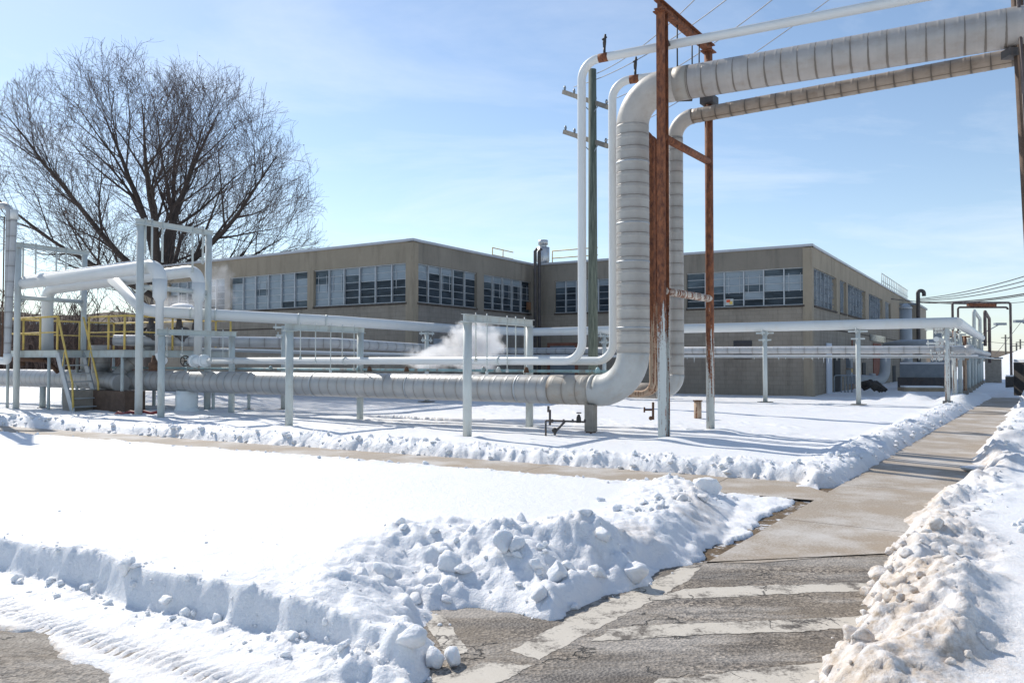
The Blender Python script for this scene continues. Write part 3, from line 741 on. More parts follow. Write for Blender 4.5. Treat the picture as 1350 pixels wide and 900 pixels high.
# ------------------------------------------------------------------ building
zB = 6.95
A = Vector((-4.33, 34.6, 0)); B = Vector((1.2, 43.7, 0)); C = Vector((13.63, 36.2, 0))
Dd = A + (Vector((-1.56, 1.0, 0)).normalized()) * 20.5
E = C + Vector((.629, 1, 0)).normalized() * 44
bld = thing('factory_building', (0, 42, 0), 'long two storey tan concrete block building with bands of steel windows', 'building')
def xing(p, q, px, y=400):
    """point where the sight line of column px meets the wall p-q"""
    a, b, c = ray(px, y); d = q - p
    # p + t d = s*(a,b)
    det = d.x * (-b) - d.y * (-a); t = ((-p.x) * (-b) - (-p.y) * (-a)) / det
    return t
def on(p, q, t): return p + (q - p) * t
z0w, z1w = 4.30, 6.03
def facade(p, q, bays, inward, wm, cm, name):
    """bays = list of (t0, t1, lights, pane pattern); wall is built round the openings"""
    w = MB(); cc = MB(); d = (q - p).normalized(); n = -inward; L = (q - p).length
    bays = sorted(bays); u = lambda t: t * L
    w.wall(p, q, -.1, z0w - .10)                                        # below the sills
    cc.obox(on(p, q, .5) + Vector((0, 0, (z1w + zB) / 2)) + inward * .12, d * L / 2, inward * .12, Vector((0, 0, (zB - z1w) / 2)))
    ts = [0] + [x for b in bays for x in b[:2]] + [1]
    for a, b_ in zip(ts[::2], ts[1::2]):
        if b_ - a > 1e-4:
            c0, c1 = on(p, q, a), on(p, q, b_)
            cc.obox((c0 + c1) / 2 + Vector((0, 0, (z0w - .1 + z1w) / 2)) + inward * .13, d * (c1 - c0).length / 2, inward * .13, Vector((0, 0, (z1w - z0w + .1) / 2)))
    w.build('wall', wm, bld); cc.build('upper_wall', cm, bld)
    for (t0, t1, nl, pat, gm) in bays:
        a_, b_ = on(p, q, t0), on(p, q, t1); W = (b_ - a_).length; g = MB(); fr = MB()
        for i in range(nl):
            x0 = a_.lerp(b_, i / nl); x1 = a_.lerp(b_, (i + 1) / nl); pp = pat[i % len(pat)]
            rows = 5
            for r in range(rows):
                za = z0w + (z1w - z0w) * r / rows; zb = z0w + (z1w - z0w) * (r + 1) / rows
                if gm == 'bright': mi = 3 if random.random() < .93 else 1
                else: mi = 0 if r < pp else (1 if random.random() < .8 else 2)
                g.m = mi; o_ = inward * (.16 + random.uniform(-.004, .004)); tl = inward * random.uniform(-.01, .01)
                g.quad(x0 + o_ + Vector((0, 0, za)), x1 + o_ + tl + Vector((0, 0, za)), x1 + o_ + tl + Vector((0, 0, zb)), x0 + o_ + Vector((0, 0, zb)))
            if i: fr.obox(x0 + inward * .11 + Vector((0, 0, (z0w + z1w) / 2)), d * .028, inward * .05, Vector((0, 0, (z1w - z0w) / 2)))
            for r in range(1, rows): 
                zz = z0w + (z1w - z0w) * r / rows; fr.obox((x0 + x1) / 2 + inward * .143 + Vector((0, 0, zz)), d * (W / nl / 2 - .03), inward * .012, Vector((0, 0, .012)))
            if random.random() < .35:                                     # opened or framed vent sash
                mz = (z0w + z1w) / 2 + .2
                for sx in (.22, .78): fr.obox(x0.lerp(x1, sx) + inward * .138 + Vector((0, 0, mz)), d * .012, inward * .01, Vector((0, 0, .42)))
        for zz in (z0w + .02, z1w - .02): fr.obox((a_ + b_) / 2 + inward * .11 + Vector((0, 0, zz)), d * W / 2, inward * .045, Vector((0, 0, .02)))
        wo = g.build('window', ['glass_dark', 'glass_blind', 'glass_mid', 'glass_frosted'], bld)
        fr.build('window_frame', 'galvanised_dark' if gm == 'bright' else 'window_metal', wo, root=bld)
        si = MB(); si.obox((a_ + b_) / 2 + inward * .05 + Vector((0, 0, z0w - .05)), d * (W / 2), inward * .10, Vector((0, 0, .045))); si.build('window_sill', 'sill_stained', wo, root=bld)
    cap = MB(); cap.obox(on(p, q, .5) + Vector((0, 0, zB + .055)) + inward * .10, d * (L / 2 + .1), inward * .18, Vector((0, 0, .055))); cap.build('roof_cap', 'roof_cap', bld)
    # control joint / ledge line
    j = MB(); j.obox(on(p, q, .5) + Vector((0, 0, 3.32)) + inward * .0, d * (L / 2), inward * .015, Vector((0, 0, .03))); j.build('ledge', 'sill_stained', bld)
def tb(p, q, a, b, n, pat, gm='n'):
    ta, tb_ = xing(p, q, a), xing(p, q, b); return (min(ta, tb_), max(ta, tb_), n, pat, gm)
inAD = Vector((.54, .84, 0)); dAD = (A - Dd).normalized(); inAD = Vector((-dAD.y, dAD.x, 0))
dAB = (B - A).normalized(); inAB = Vector((-dAB.y, dAB.x, 0))
dBC = (C - B).normalized(); inBC = Vector((-dBC.y, dBC.x, 0))
dCE = (E - C).normalized(); inCE = Vector((-dCE.y, dCE.x, 0))
facade(Dd, A, [tb(Dd, A, 413, 537, 6, [0, 0, 3, 3, 3, 3]), tb(Dd, A, 303, 405, 6, [0, 0, 0, 0, 1, 0]), tb(Dd, A, 222, 296, 6, [3, 2, 3])], inAD, 'wall_block', 'wall_concrete', 'l')
facade(A, B, [tb(A, B, 549, 629, 5, [3, 4, 3, 4, 4]), tb(A, B, 638, 700, 5, [3, 4, 4, 4, 5])], inAB, 'wall_grey', 'concrete_grey', 'm')
facade(B, C, [tb(B, C, 731, 803, 5, [3, 4, 5, 3, 4]), tb(B, C, 812, 890, 5, [3, 2, 4]), tb(B, C, 905, 1061, 6, [3, 2, 2, 1, 2, 2])], inBC, 'wall_block', 'concrete_grey', 'r')
facade(C, E, [tb(C, E, 1073, 1103, 6, [3], 'bright'), tb(C, E, 1107.5, 1116, 3, [3], 'bright'), tb(C, E, 1118, 1141, 6, [2], 'bright'), tb(C, E, 1145.5, 1163.5, 6, [2], 'bright'), tb(C, E, 1167, 1174, 4, [3])], inCE, 'wall_block', 'wall_concrete', 's')
rf = MB(); rf.m = 0
back_ = Vector((0, 0, 0)); F2 = E + inCE * 30; D2 = Dd + inAD * 26
rv = [Dd, A, B, C, E, F2, D2]; rf.v += [(p.x, p.y, zB - .02) for p in rv]; rf.f.append(tuple(range(len(rv)))); rf.uv.append([(0, 0)] * len(rv)); rf.mi.append(0); rf.smooth.append(False)
rf.build('roof', 'flat_roof', bld)
bw = MB(); bw.wall(E, F2, -.1, zB); bw.wall(F2, D2, -.1, zB); bw.wall(D2, Dd, -.1, zB); bw.build('rear_wall', 'wall_concrete', bld)
# pilasters at corners and along the long wall
for p, dirs in ((A, (-dAD, dAB)), (C, (-dBC, dCE))):
    b = MB(); b.obox(p + (dirs[0] + dirs[1]) * .16 + Vector((0, 0, zB / 2 - .05)), dirs[0] * .20, dirs[1] * .20, Vector((0, 0, zB / 2 - .0)))
    b.build('corner_pilaster', 'wall_concrete', bld)
def wall_panel(p, q, in_, pxa, pxb, ya, yb, mat, name, parent=bld, out=.02, depth=.03):
    ta, tb_ = xing(p, q, pxa), xing(p, q, pxb); a_, b_ = on(p, q, ta), on(p, q, tb_)
    za = P(pxa, ya, a_.y).z; zb = P(pxa, yb, a_.y).z; d = (b_ - a_); L = d.length; d.normalize()
    b = MB(); b.obox((a_ + b_) / 2 - in_ * out + Vector((0, 0, (za + zb) / 2)), d * L / 2, in_ * depth, Vector((0, 0, abs(za - zb) / 2)))
    return b.build(name, mat, parent)
v_ = wall_panel(B, C, inBC, 967, 991, 449, 473, 'louvre', 'vent_louvre')
lb = MB()
ta, tb_ = xing(B, C, 967), xing(B, C, 991); a_, b_ = on(B, C, ta), on(B, C, tb_)
for k in range(9):
    z = 1.86 + k * .085; lb.obox((a_ + b_) / 2 - inBC * .06 + Vector((0, 0, z)), dBC * (b_ - a_).length / 2, inBC * .014, Vector((0, 0, .012)))
lb.build('louvre_slat', 'dark_metal', v_, root=bld)
d_ = wall_panel(B, C, inBC, 722, 762, 452, 513, 'brick_red', 'door_frame'); wall_panel(B, C, inBC, 726, 758, 456, 513, 'galvanised_dark', 'roller_door', out=.05)
wall_panel(A, B, inAB, 571, 584, 446, 458, 'blue_grey_paint', 'small_window')
wall_panel(A, B, inAB, 694.5, 699.6, 398, 408, 'panel_brown', 'patched_panel', out=.0, depth=.02)
wd = wall_panel(C, E, inCE, 1087.5, 1094, 452, 521, 'door_white', 'door', out=.05); wall_panel(C, E, inCE, 1098, 1106, 461, 519, 'shadow_interior', 'dark_doorway')
wall_panel(C, E, inCE, 1135.5, 1139.5, 478, 510, 'shadow_interior', 'narrow_window'); wall_panel(C, E, inCE, 1175.5, 1179, 482, 506, 'shadow_interior', 'narrow_window')
wall_panel(C, E, inCE, 1150, 1160, 452, 500, 'brick_red', 'brick_infill')
wall_panel(C, E, inCE, 1146, 1166, 440, 449, 'glass_mid', 'low_window')
w_ = wall_panel(B, C, inBC, 955.5, 966, 394, 402.5, 'paint_pale', 'notice', out=-.12); wall_panel(B, C, inBC, 957, 962, 395, 398.5, 'safety_orange', 'notice_mark', out=-.11); wall_panel(B, C, inBC, 961, 965, 397, 401, 'yellow_paint', 'notice_mark', out=-.11)
# pipes in the inner corner
for k, (px, mat) in enumerate(((705.5, 'dark_metal'), (711, 'dark_metal'))):
    b = MB(); b.tube([V(px, 42.6, 0), V(px, 42.6, 7.6), V(px + 3, 42.6, 7.75)], .09, 8); b.build('drain_pipe', mat, bld)

# roof things
q = P(716, 348, 44); t = thing('roof_vent_stack', q, 'silver exhaust stack with round cap on the roof corner', 'vent stack')
b = MB(); b.tube([V(717, 44, 0.1), V(717, 44, 7.2)], .11, 10); b.build('flue', 'galvanised', t)
b = MB(); b.tube([V(716, 44, 7.1), V(716, 44, 7.25), V(716, 44, 8.0)], [.3, .36, .36], 16); b.build('housing', 'aluminium', t)
b = MB(); b.tube([V(716, 44, 8.0), V(716, 44, 8.15), V(716, 44, 8.2)], [.2, .2, .02], 16); b.tube([V(716, 44, 8.15), V(716, 44, 8.4)], [.27, .27], 16); b.build('cap', 'aluminium', t)
b = MB(); b.tube(fillet([V(721, 44, 7.2), V(721, 44, 7.95), V(717, 44, 7.95)], .15), .07, 8); b.build('side_pipe', 'aluminium', t)
def rail_thing(name, pts, z0, z1, label, mat='yellow_paint', cat='railing', n=5, r=.028):
    m_ = (Vector((pts[0][0], pts[0][1], z0)) + Vector((pts[-1][0], pts[-1][1], z0))) / 2; t = thing(name, m_, label, cat, 'roof edge guard rails')
    b = MB(); b.tube([Vector((p[0], p[1], z1)) for p in pts], r, 6); b.build('top_rail', mat, t)
    b = MB(); b.tube([Vector((p[0], p[1], (z0 + z1) / 2)) for p in pts], r, 6); b.build('mid_rail', mat, t)
    for a, c in zip(pts, pts[1:]):
        for k in range(n):
            q = Vector(a).lerp(Vector(c), k / n); b = MB(); b.tube([(q.x, q.y, z0), (q.x, q.y, z1)], r, 6); b.build('post', mat, t)
def al(p, q, t, in_, o): r = on(p, q, t) + in_ * o; return (r.x, r.y)
rail_thing('guard_rail', [al(A, B, .78, inAB, 1.2), al(A, B, .98, inAB, 1.2)], 7.0, 7.75, 'pale yellow roof rail left of the silver vent stack', n=2)
rail_thing('guard_rail', [al(B, C, .05, inBC, .8), al(B, C, .24, inBC, .8)], 7.0, 7.8, 'pale yellow roof rail right of the silver vent stack', n=1)
rail_thing('guard_rail', [al(C, E, .58, inCE, .3), al(C, E, .80, inCE, .3), al(C, E, .97, inCE, .3)], 7.0, 8.1, 'rusty cream roof rail along the far right roof edge', 'paint_pale', n=9, r=.03)

# small utility things on the right wall
def at_wall(px, t_off=.4):
    t = xing(C, E, px); return on(C, E, t) - inCE * t_off
p = at_wall(1116, .12)
t = thing('electrical_panel', (p.x, p.y, .6), 'grey electrical cabinet with yellow warning mark on the right wall', 'electrical box')
b = MB(); b.obox((p.x, p.y, 1.75), dCE * .35, inCE * .12, Vector((0, 0, .42))); b.build('upper_cabinet', 'galvanised_dark', t)
b = MB(); b.obox((p.x, p.y, .85), dCE * .3, inCE * .12, Vector((0, 0, .38))); b.build('lower_cabinet', 'blue_grey_paint', t)
b = MB(); b.obox(Vector((p.x, p.y, 1.2)) - inCE * .13, dCE * .2, inCE * .004, Vector((0, 0, .1))); b.build('warning_mark', 'yellow_paint', t)
b = MB(); b.tube([(p.x + .5, p.y + .8, 0), (p.x + .5, p.y + .8, 3)], .04, 6); b.build('conduit', 'brick_red', t)
# grey silo beside the right wall
p = P(1195, 500, 56); p.z = 0
t = thing('silo', p, 'tall grey blue cylindrical duct casing against the far right wall', 'silo')
b = MB(); b.tube([(p.x, p.y, 0), (p.x, p.y, 5.35)], .40, 24); b.build('casing', 'blue_grey_paint', t)
b = MB(); b.tube([(p.x, p.y, 5.352), (p.x, p.y, 5.5), (p.x, p.y, 5.75)], [.43, .43, .1], 24); b.build('cap', 'snow_dummy' if False else 'galvanised', t)
p = P(1211, 450, 60); t = thing('gooseneck_vent', (p.x, p.y, 0), 'dark hooked vent pipe rising behind the grey casing', 'vent pipe')
b = MB(); b.tube(fillet([(p.x, p.y, 0.2), (p.x, p.y, 7.0), (p.x + .45, p.y, 7.0), (p.x + .45, p.y, 6.6)], .2), .14, 12); b.build('vent_pipe', 'dark_metal', t)
b = MB(); b.tube([(p.x, p.y, 2.2), (p.x, p.y, 3.0)], .26, 12); b.build('fitting', 'dark_metal', t)
# annex beyond
p = P(1214, 480, 66)
t = thing('annex_building', (p.x, p.y, 0), 'small tan annex with grey corner duct beyond the casing', 'building')
b = MB(); b.obox((p.x - .3, p.y + 2, 3.1), dCE * 4, inCE * 1.3, Vector((0, 0, 3.1))); b.build('wall', 'far_wall', t)
b = MB(); b.obox((p.x - .3, p.y + 2, 6.28), dCE * 4.2, inCE * 1.4, Vector((0, 0, .08))); b.build('roof', 'galvanised_dark', t)
b = MB(); b.obox((p.x + .9, p.y - 1, 2.6), S * .3, Cc * .3, Vector((0, 0, 2.6))); b.build('corner_duct', 'blue_grey_paint', t)
# blue duct and elbow pipe on the right wall
t = thing('blue_duct', P(1205, 452, 40), 'blue grey round duct crossing above the yard to the rack', 'duct')
b = MB(); b.tube([P(1168, 456, 43), P(1185, 453, 41), P(1256, 452, 33)], .19, 14); b.build('duct_run', 'blue_grey_paint', t)
t = thing('elbow_duct', P(1140, 500, 42), 'pale blue grey duct bent like a J beside the wall doors', 'duct')
b = MB(); b.tube(fillet([P(1128, 500, 40), P(1166, 502, 41), P(1168, 458, 41)], .55), .25, 14); b.build('duct_run', 'blue_grey_paint', t)
b = MB(); b.tube([P(1150, 500, 40.6), P(1150, 492, 40.6)], .16, 10); b.build('branch', 'blue_grey_paint', t)
p = G(1150, 514); 
t = thing('scrap_pile', (p.x, p.y + 4, .1), 'dark tarpaulin and hoses heaped below the J shaped duct', 'scrap pile')
b = MB(); rnd_ = random.Random(4)
for k in range(14):
    a = P(1130 + rnd_.uniform(0, 26), 509 + rnd_.uniform(-3, 4), 38); c = P(1150 + rnd_.uniform(0, 20), 511 + rnd_.uniform(-2, 5), 37.5); m_ = (a + c) / 2; m_.z += .25
    b.tube([a, m_, c], .07 + .05 * rnd_.random(), 7)
b.build('hose_heap', 'black_iron', t)
p = G(1223, 515); t = thing('storage_tank', (P(1223, 500, 45).x, 45, 0), 'dark grey boxed tank with snow on top behind the rack posts', 'tank')
c = P(1221, 500, 45); b = MB(); b.obox((c.x, 45, 1.0), S * 1.0, Cc * 1.2, Vector((0, 0, .55))); b.build('tank_body', 'galvanised_dark', t)
b = MB(); b.obox((c.x, 45, .5), S * 1.1, Cc * 1.3, Vector((0, 0, .3))); b.build('plinth', 'dark_metal', t)
b = MB(); b.obox((c.x, 45, 1.60), S * .98, Cc * 1.18, Vector((0, 0, .05))); b.build('snow_cap', 'snow', t, dirt=0.0)
b = MB(); b.obox((c.x + .9, 45, 2.0), S * .6, Cc * .5, Vector((0, 0, .45))); b.build('upper_box', 'galvanised_dark', t)
t = thing('covered_pallet', P(1215, 514, 36), 'low snow dusted pallet of tan boards beside the tank', 'pallet')
c = P(1215, 513, 36); b = MB(); b.obox(c, Vector((.9, -.1, 0)), Vector((.1, .5, 0)), Vector((0, 0, .08))); b.build('boards', 'board_tan', t)
b = MB(); b.obox(c + Vector((0, 0, .12)), Vector((.8, -.1, 0)), Vector((.1, .45, 0)), Vector((0, 0, .035))); b.build('snow_cap', 'snow', t, dirt=0.0)
t = thing('bicycle_rack', P(1112, 514, 37.5), 'low grey tube rack standing by the dark doorway', 'rack')
b = MB()
for k in range(3):
    a = P(1100 + k * 9, 517, 37.5); b.tube(fillet([a, a + Vector((0, 0, .8)), a + Vector((.5, .0, .8)), a + Vector((.5, 0, 0))], .12, 4), .03, 6)
b.build('hoops', 'galvanised_dark', t)

# ------------------------------------------------------------------ pipes
def Yl(x, x0, Y0, vp=-1050.0): return Y0 * (x0 - vp) / (x - vp)
# --- big insulated main pipe: ground run, elbow, riser, elbow, overhead run
zm = 1.075; pcorner = V(835, 17.6, zm); left_end = pcorner + Cc * 34; ztop = P(900, 111, 17.1).z
top_corner = Vector((pcorner.x, pcorner.y, ztop)); ov2 = P(1350, 36, 14.05); ovd = Vector((ov2.x - top_corner.x, ov2.y - top_corner.y, 0)).normalized(); ov_end = top_corner + ovd * 16; ov_end.z = ztop - .05
big = thing('insulated_steam_pipe', (pcorner.x, pcorner.y, 0), 'thickest banded grey steam pipe running low, up a riser and overhead', 'pipe')
R1_ = .86; R2_ = .80
low_end = pcorner + Cc * R1_; e1 = pcorner + Vector((0, 0, R1_))
b = MB(); b.tube([low_end + Cc * 1.15, left_end], .335, 36, True, .33, .005); b.build('ground_run', 'jacket_main', big)
b = MB(); b.tube([low_end + Cc * .12, low_end + Cc * 1.17], .342, 36, True, .36, .005); b.build('stained_section', 'tan_stained', big)
b = MB(); b.tube([low_end + Cc * .13, low_end + Cc * .10, low_end] + arc_only([low_end + Cc, pcorner, e1 + Vector((0, 0, 1))], R1_, 20), .358, 40); b.build('elbow', 'elbow_paint', big)
b = MB(); b.tube([e1 - Vector((0, 0, .02)), top_corner - Vector((0, 0, R2_ - .02))], .362, 40, True, .27, .006); b.build('riser', 'jacket_riser', big)
b = MB(); b.tube(arc_only([top_corner - Vector((0, 0, 2)), top_corner, top_corner + ovd * 2], R2_, 20) + [top_corner + ovd * (R2_ + .3)], .358, 40); b.build('elbow', 'elbow_tan', big)
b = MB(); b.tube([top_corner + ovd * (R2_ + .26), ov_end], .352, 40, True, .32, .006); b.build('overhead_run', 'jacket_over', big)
b = MB()
for k in range(3): q = top_corner + ovd * (R2_ + .36 + k * .0); 
b.tube([top_corner + ovd * (R2_ + .20), top_corner + ovd * (R2_ + .52)], .360, 40); b.build('clamp_band', 'tan_stained', big)
for k in (2.9, 6.2, 9.6, 13.2, 17.0):
    b = MB(); q = pcorner + Cc * k; b.tube([q - Cc * .022, q + Cc * .022], .3425, 36); b.build('strap', 'galvanised', big)
for zz_ in (2.45, 3.9, 4.75, 6.1):
    b = MB(); q = Vector((pcorner.x, pcorner.y, zz_)); b.tube([q, q + Vector((0, 0, .035))], .3695, 40); b.build('strap', 'galvanised', big)
# --- second insulated pipe behind
p2 = V(891.5, 18.9, 1.02); z2 = P(950, 143.8, 18.1).z; t2c = Vector((p2.x, p2.y, z2)); o2 = P(1350, 84, 14.9); d2_ = Vector((o2.x - t2c.x, o2.y - t2c.y, 0)).normalized()
sec = thing('insulated_return_pipe', (p2.x, p2.y, 0), 'thinner banded pipe beside the big riser with brown scalloped overhead run', 'pipe')
b = MB(); b.tube([p2 + Cc * .38, p2 + Cc * 1.2], .185, 24); b.build('flaking_section', 'flaking', sec)
b = MB(); b.tube([p2 + Cc * 1.2, p2 + Cc * 1.7], .175, 24); b.build('tan_section', 'tan_stained', sec)
b = MB(); b.tube([p2 + Cc * 1.7, p2 + Cc * 20], .165, 20, True, .36); b.build('ground_run', 'jacket_main', sec)
b = MB(); b.tube([p2 + Cc * .45] + arc_only([p2 + Cc * 2, p2, p2 + Vector((0, 0, 2))], .40, 14), .192, 24); b.build('elbow', 'elbow_paint', sec)
b = MB(); b.tube([p2 + Vector((0, 0, .39)), t2c - Vector((0, 0, .44))], .188, 28, True, .27, .005); b.build('riser', 'jacket_riser', sec)
b = MB(); b.tube(arc_only([t2c - Vector((0, 0, 2)), t2c, t2c + d2_ * 2], .45, 14), .180, 24); b.build('elbow', 'elbow_tan', sec)
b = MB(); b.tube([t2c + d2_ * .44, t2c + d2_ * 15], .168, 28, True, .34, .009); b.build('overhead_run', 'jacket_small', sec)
# --- thin white pipes
def white_pipe(px, Y, ztop_, label, dend, leftk, r=.096):
    c0 = V(px, Y, 1.74); c1 = Vector((c0.x, c0.y, ztop_)); dd = Vector((dend.x - c1.x, dend.y - c1.y, 0)).normalized()
    t = thing('white_pipe', (c0.x, c0.y, 0), label, 'pipe', 'thin white pipes beside the big riser')
    pts = fillet([c0 + Cc * leftk, c0, c1, c1 + dd * 16], .42, 12)
    b = MB(); b.tube(pts, r, 22); b.build('pipe_run', 'paint_white', t)
    for k in (2.2, 7.1, 11.5):
        if k < leftk: b = MB(); q = c0 + Cc * k; b.tube([q - Cc * .03, q + Cc * .03], r + .012, 20); b.build('joint', 'paint_pale', t)
    # relief valve on the high elbow
    q = c1 + dd * .55 + Vector((0, 0, r)); b = MB(); b.tube([q, q + Vector((0, 0, .12))], .03, 8); b.tube([q + Vector((0, 0, .12)), q + Vector((0, 0, .24)), q + Vector((.02, 0, .42))], [.03, .042, .022], 10); b.tube([q + Vector((-.05, 0, .3)), q + Vector((.05, 0, .36))], .022, 8)
    b.build('relief_valve', 'black_iron', t)
    b = MB(); q = c1 + dd * .42; b.tube([q, q + dd * .22], r + .0015, 20); b.build('rust_patch', 'rust_streak', t)
    return c0, c1, dd
w1 = white_pipe(767.6, 17.8, P(886, 56.5, 16.72).z, 'white pipe left of the utility pole, crossing highest overhead', P(1205, -4, 14.65), 12.9)
w2 = white_pipe(808.3, 18.55, P(830, 105.5, 18.4).z, 'white pipe between utility pole and big riser, passing behind it', P(1350, 28, 15.4), 12.0)
# valve at the left end of the lower white pipe
q = w1[0] + Cc * 13.0
t = thing('frosted_valve', q, 'ice crusted valve with black handwheel on the left end of the lower white pipe', 'valve')
b = MB(); b.tube([q - Cc * .3, q - Cc * .28, q + Cc * .55, q + Cc * .57], [.05, .14, .14, .05], 14); b.tube([q - Cc * .1, q + Cc * 0.0], .2, 16); b.tube([q + Cc * .35, q + Cc * .45], .2, 16); b.build('body', 'ice', t)
b = MB(); hw = q + Cc * .85
ring = [hw + S * .16 * math.cos(a) + Vector((0, 0, .16)) * math.sin(a) for a in [2 * PI * k / 20 for k in range(21)]]; b.tube(ring, .018, 6, False)
for a in (0, PI / 3, 2 * PI / 3): v = S * .16 * math.cos(a) + Vector((0, 0, .16)) * math.sin(a); b.tube([hw - v, hw + v], .012, 5)
b.tube([hw, q + Cc * .5], .025, 8); b.build('handwheel', 'black_iron', t)
# --- rusty tracer pair hugging the riser
def rusty_pair(px, Y, r, zt, label):
    c0 = V(px, Y, .98); t = thing('rusty_pipe', (c0.x, c0.y, 0), label, 'pipe', 'rusty pipes behind the big riser')
    c1 = Vector((c0.x, c0.y, zt)); b = MB(); b.tube(fillet([c0 + Cc * 9, c0, c1, c1 + Vector((-.5, .3, 0))], .3, 12), r, 14); b.build('pipe_run', 'rust_streak', t)
rusty_pair(860.5, 18.3, .075, 7.05, 'rust streaked pipe nearest the big riser, in its narrow gap')
rusty_pair(867.5, 18.45, .06, 7.0, 'orange rust pipe just behind the front rusty post')
# --- blue tracer on top of the main pipe
c0 = pcorner + S * .36 + Vector((0, 0, .42)); t = thing('blue_tracer_pipe', c0, 'slim light blue rust flecked pipe lying along the top of the low steam pipe', 'pipe')
b = MB(); b.tube([c0 + Cc * .3, c0 + Cc * 20], .035, 8); b.build('pipe_run', 'blue_paint', t)
rr = random.Random(8)
for k in (1.0, 2.9, 3.7, 4.15, 4.6, 6.6, 7.9, 8.3, 11.8, 13.6):
    q = c0 + Cc * k - S * .1; b = MB(); b.tube([q - Vector((0, 0, .04)), q + Vector((0, 0, .06)), q + Vector((0, 0, .10))], [.07, .05, .02], 8); b.build('fitting', rr.choice(['brown_rust', 'blue_paint', 'brown_rust', 'paint_pale']), t)

# --- pipe portals (front post, rear post, beam, rods)
def portal(name, pf, Yf, pr, Yr, ztopf, label, rods, mat='paint_pale', zf=.05, group='painted portal frames of the pipe rack', r=.098, extra=None, beamh=.17, rr_=.014):
    f_ = V(pf, Yf, zf); r_ = V(pr, Yr, zf - .05); t = thing(name, f_, label, 'pipe support', group)
    zt = ztopf - beamh
    b = MB(); b.tube([Vector((f_.x, f_.y, zf - .1)), Vector((f_.x, f_.y, zt))], r, 18); b.obox((f_.x, f_.y, zt - .008), S * (r + .05), Cc * (r + .02), Vector((0, 0, .008))); b.build('post', mat, t)
    b = MB(); b.tube([Vector((r_.x, r_.y, zf - .2)), Vector((r_.x, r_.y, zt))], r * .95, 18); b.build('post', mat, t)
    d = Vector((r_.x - f_.x, r_.y - f_.y, 0)); L = d.length; d.normalize(); a = Vector((f_.x, f_.y, ztopf - beamh / 2)) - d * (r + .06); c = Vector((r_.x, r_.y, ztopf - beamh / 2)) + d * (r + .06)
    b = MB(); b.hbeam(a, c, .12, beamh - .004, .012); b.build('beam', mat, t)
    for k, zb in rods:
        q = a.lerp(c, k); b = MB(); b.tube([(q.x, q.y, zb), (q.x, q.y, ztopf + .05)], rr_, 6); b.tube([(q.x, q.y, zb - .03), (q.x, q.y, zb + .05)], .035, 8); b.build('hanger_rod', 'paint_pale', t)
    if extra: extra(t, a, c, f_, r_)
    return t
zb1 = P(612, 413.5, 17.1).z
portal('portal_frame', 616, 17.2, 698, 19.6, zb1, 'nearest pale green portal frame, in front of the white steam cloud', [(.16, 1.75), (.31, 1.45), (.60, 1.5), (.73, 1.75), (.87, 1.45)], 'paint_pale', .1)
portal('portal_frame', 381, 20.0, 474.5, 22.2, P(378, 426.5, 20).z, 'grey portal frame on round posts left of the steam cloud', [(.18, 1.8), (.36, 1.7), (.55, 1.45), (.7, 1.75), (.86, 1.5)], 'paint_grey_green', .05)
portal('portal_frame', 212, 22.7, 305, 24.76, P(212, 433.5, 22.7).z, 'low portal frame nearest the platform, under the white elbows', [(.12, 1.9), (.3, 1.9), (.66, 1.75), (.82, 1.75)], 'paint_grey_green', .03)
def crossb(z_):
    def fn(t, a, c, f_, r_):
        b = MB(); b.tube([(f_.x, f_.y, z_), (r_.x, r_.y, z_)], .075, 12); b.build('cross_tie', 'paint_pale', t)
        for s_, e in ((f_, 1), (r_, -1)):
            d = (r_ - f_).normalized() * e; q = Vector((s_.x, s_.y, z_))
            b = MB(); b.tube([q + d * .05 - Vector((0, 0, .2)), q + d * .25 - Vector((0, 0, .02))], .045, 8); b.build('gusset', 'paint_pale', t)
    return fn
zF1 = P(181, 288.5, 23.9).z; zF0 = P(21, 319.5, 27.2).z
portal('tall_portal_frame', 182.5, 23.9, 273, 26.0, zF1, 'tall white portal frame with bent pipe drops, right of the yellow platform', [(.12, 5.0), (.2, 4.6), (.33, 4.8), (.72, 4.6), (.86, 4.9)], 'paint_pale', .03, 'tall white portal frames at the platform', .11, crossb(P(190, 378, 23.9).z), rr_=.035)
portal('tall_portal_frame', 21, 27.2, 109, 29.3, zF0, 'tall white portal frame at the left picture edge', [(.12, 4.6), (.28, 4.6), (.55, 4.7), (.68, 4.7)], 'paint_pale', .03, 'tall white portal frames at the platform', .10, crossb(P(30, 392, 27.2).z), rr_=.03)
def xbrace(t, a, c, f_, r_):
    crossb(4.0)(t, a, c, f_, r_)
    b = MB(); b.tube([(f_.x, f_.y, 4.0), (r_.x, r_.y, 6.0)], .06, 8); b.build('brace', 'paint_pale', t)
portal('tall_portal_frame', -22, 22.0, -16, 24.3, 7.6, 'tall white portal frame just beyond the left picture edge', [(.3, 4.5), (.6, 4.5)], 'paint_pale', .03, 'tall white portal frames at the platform', .13, xbrace, rr_=.05)
for (px, Y, k) in ((191, 24.1, 'a'), (248.5, 25.4, 'b')):
    pass

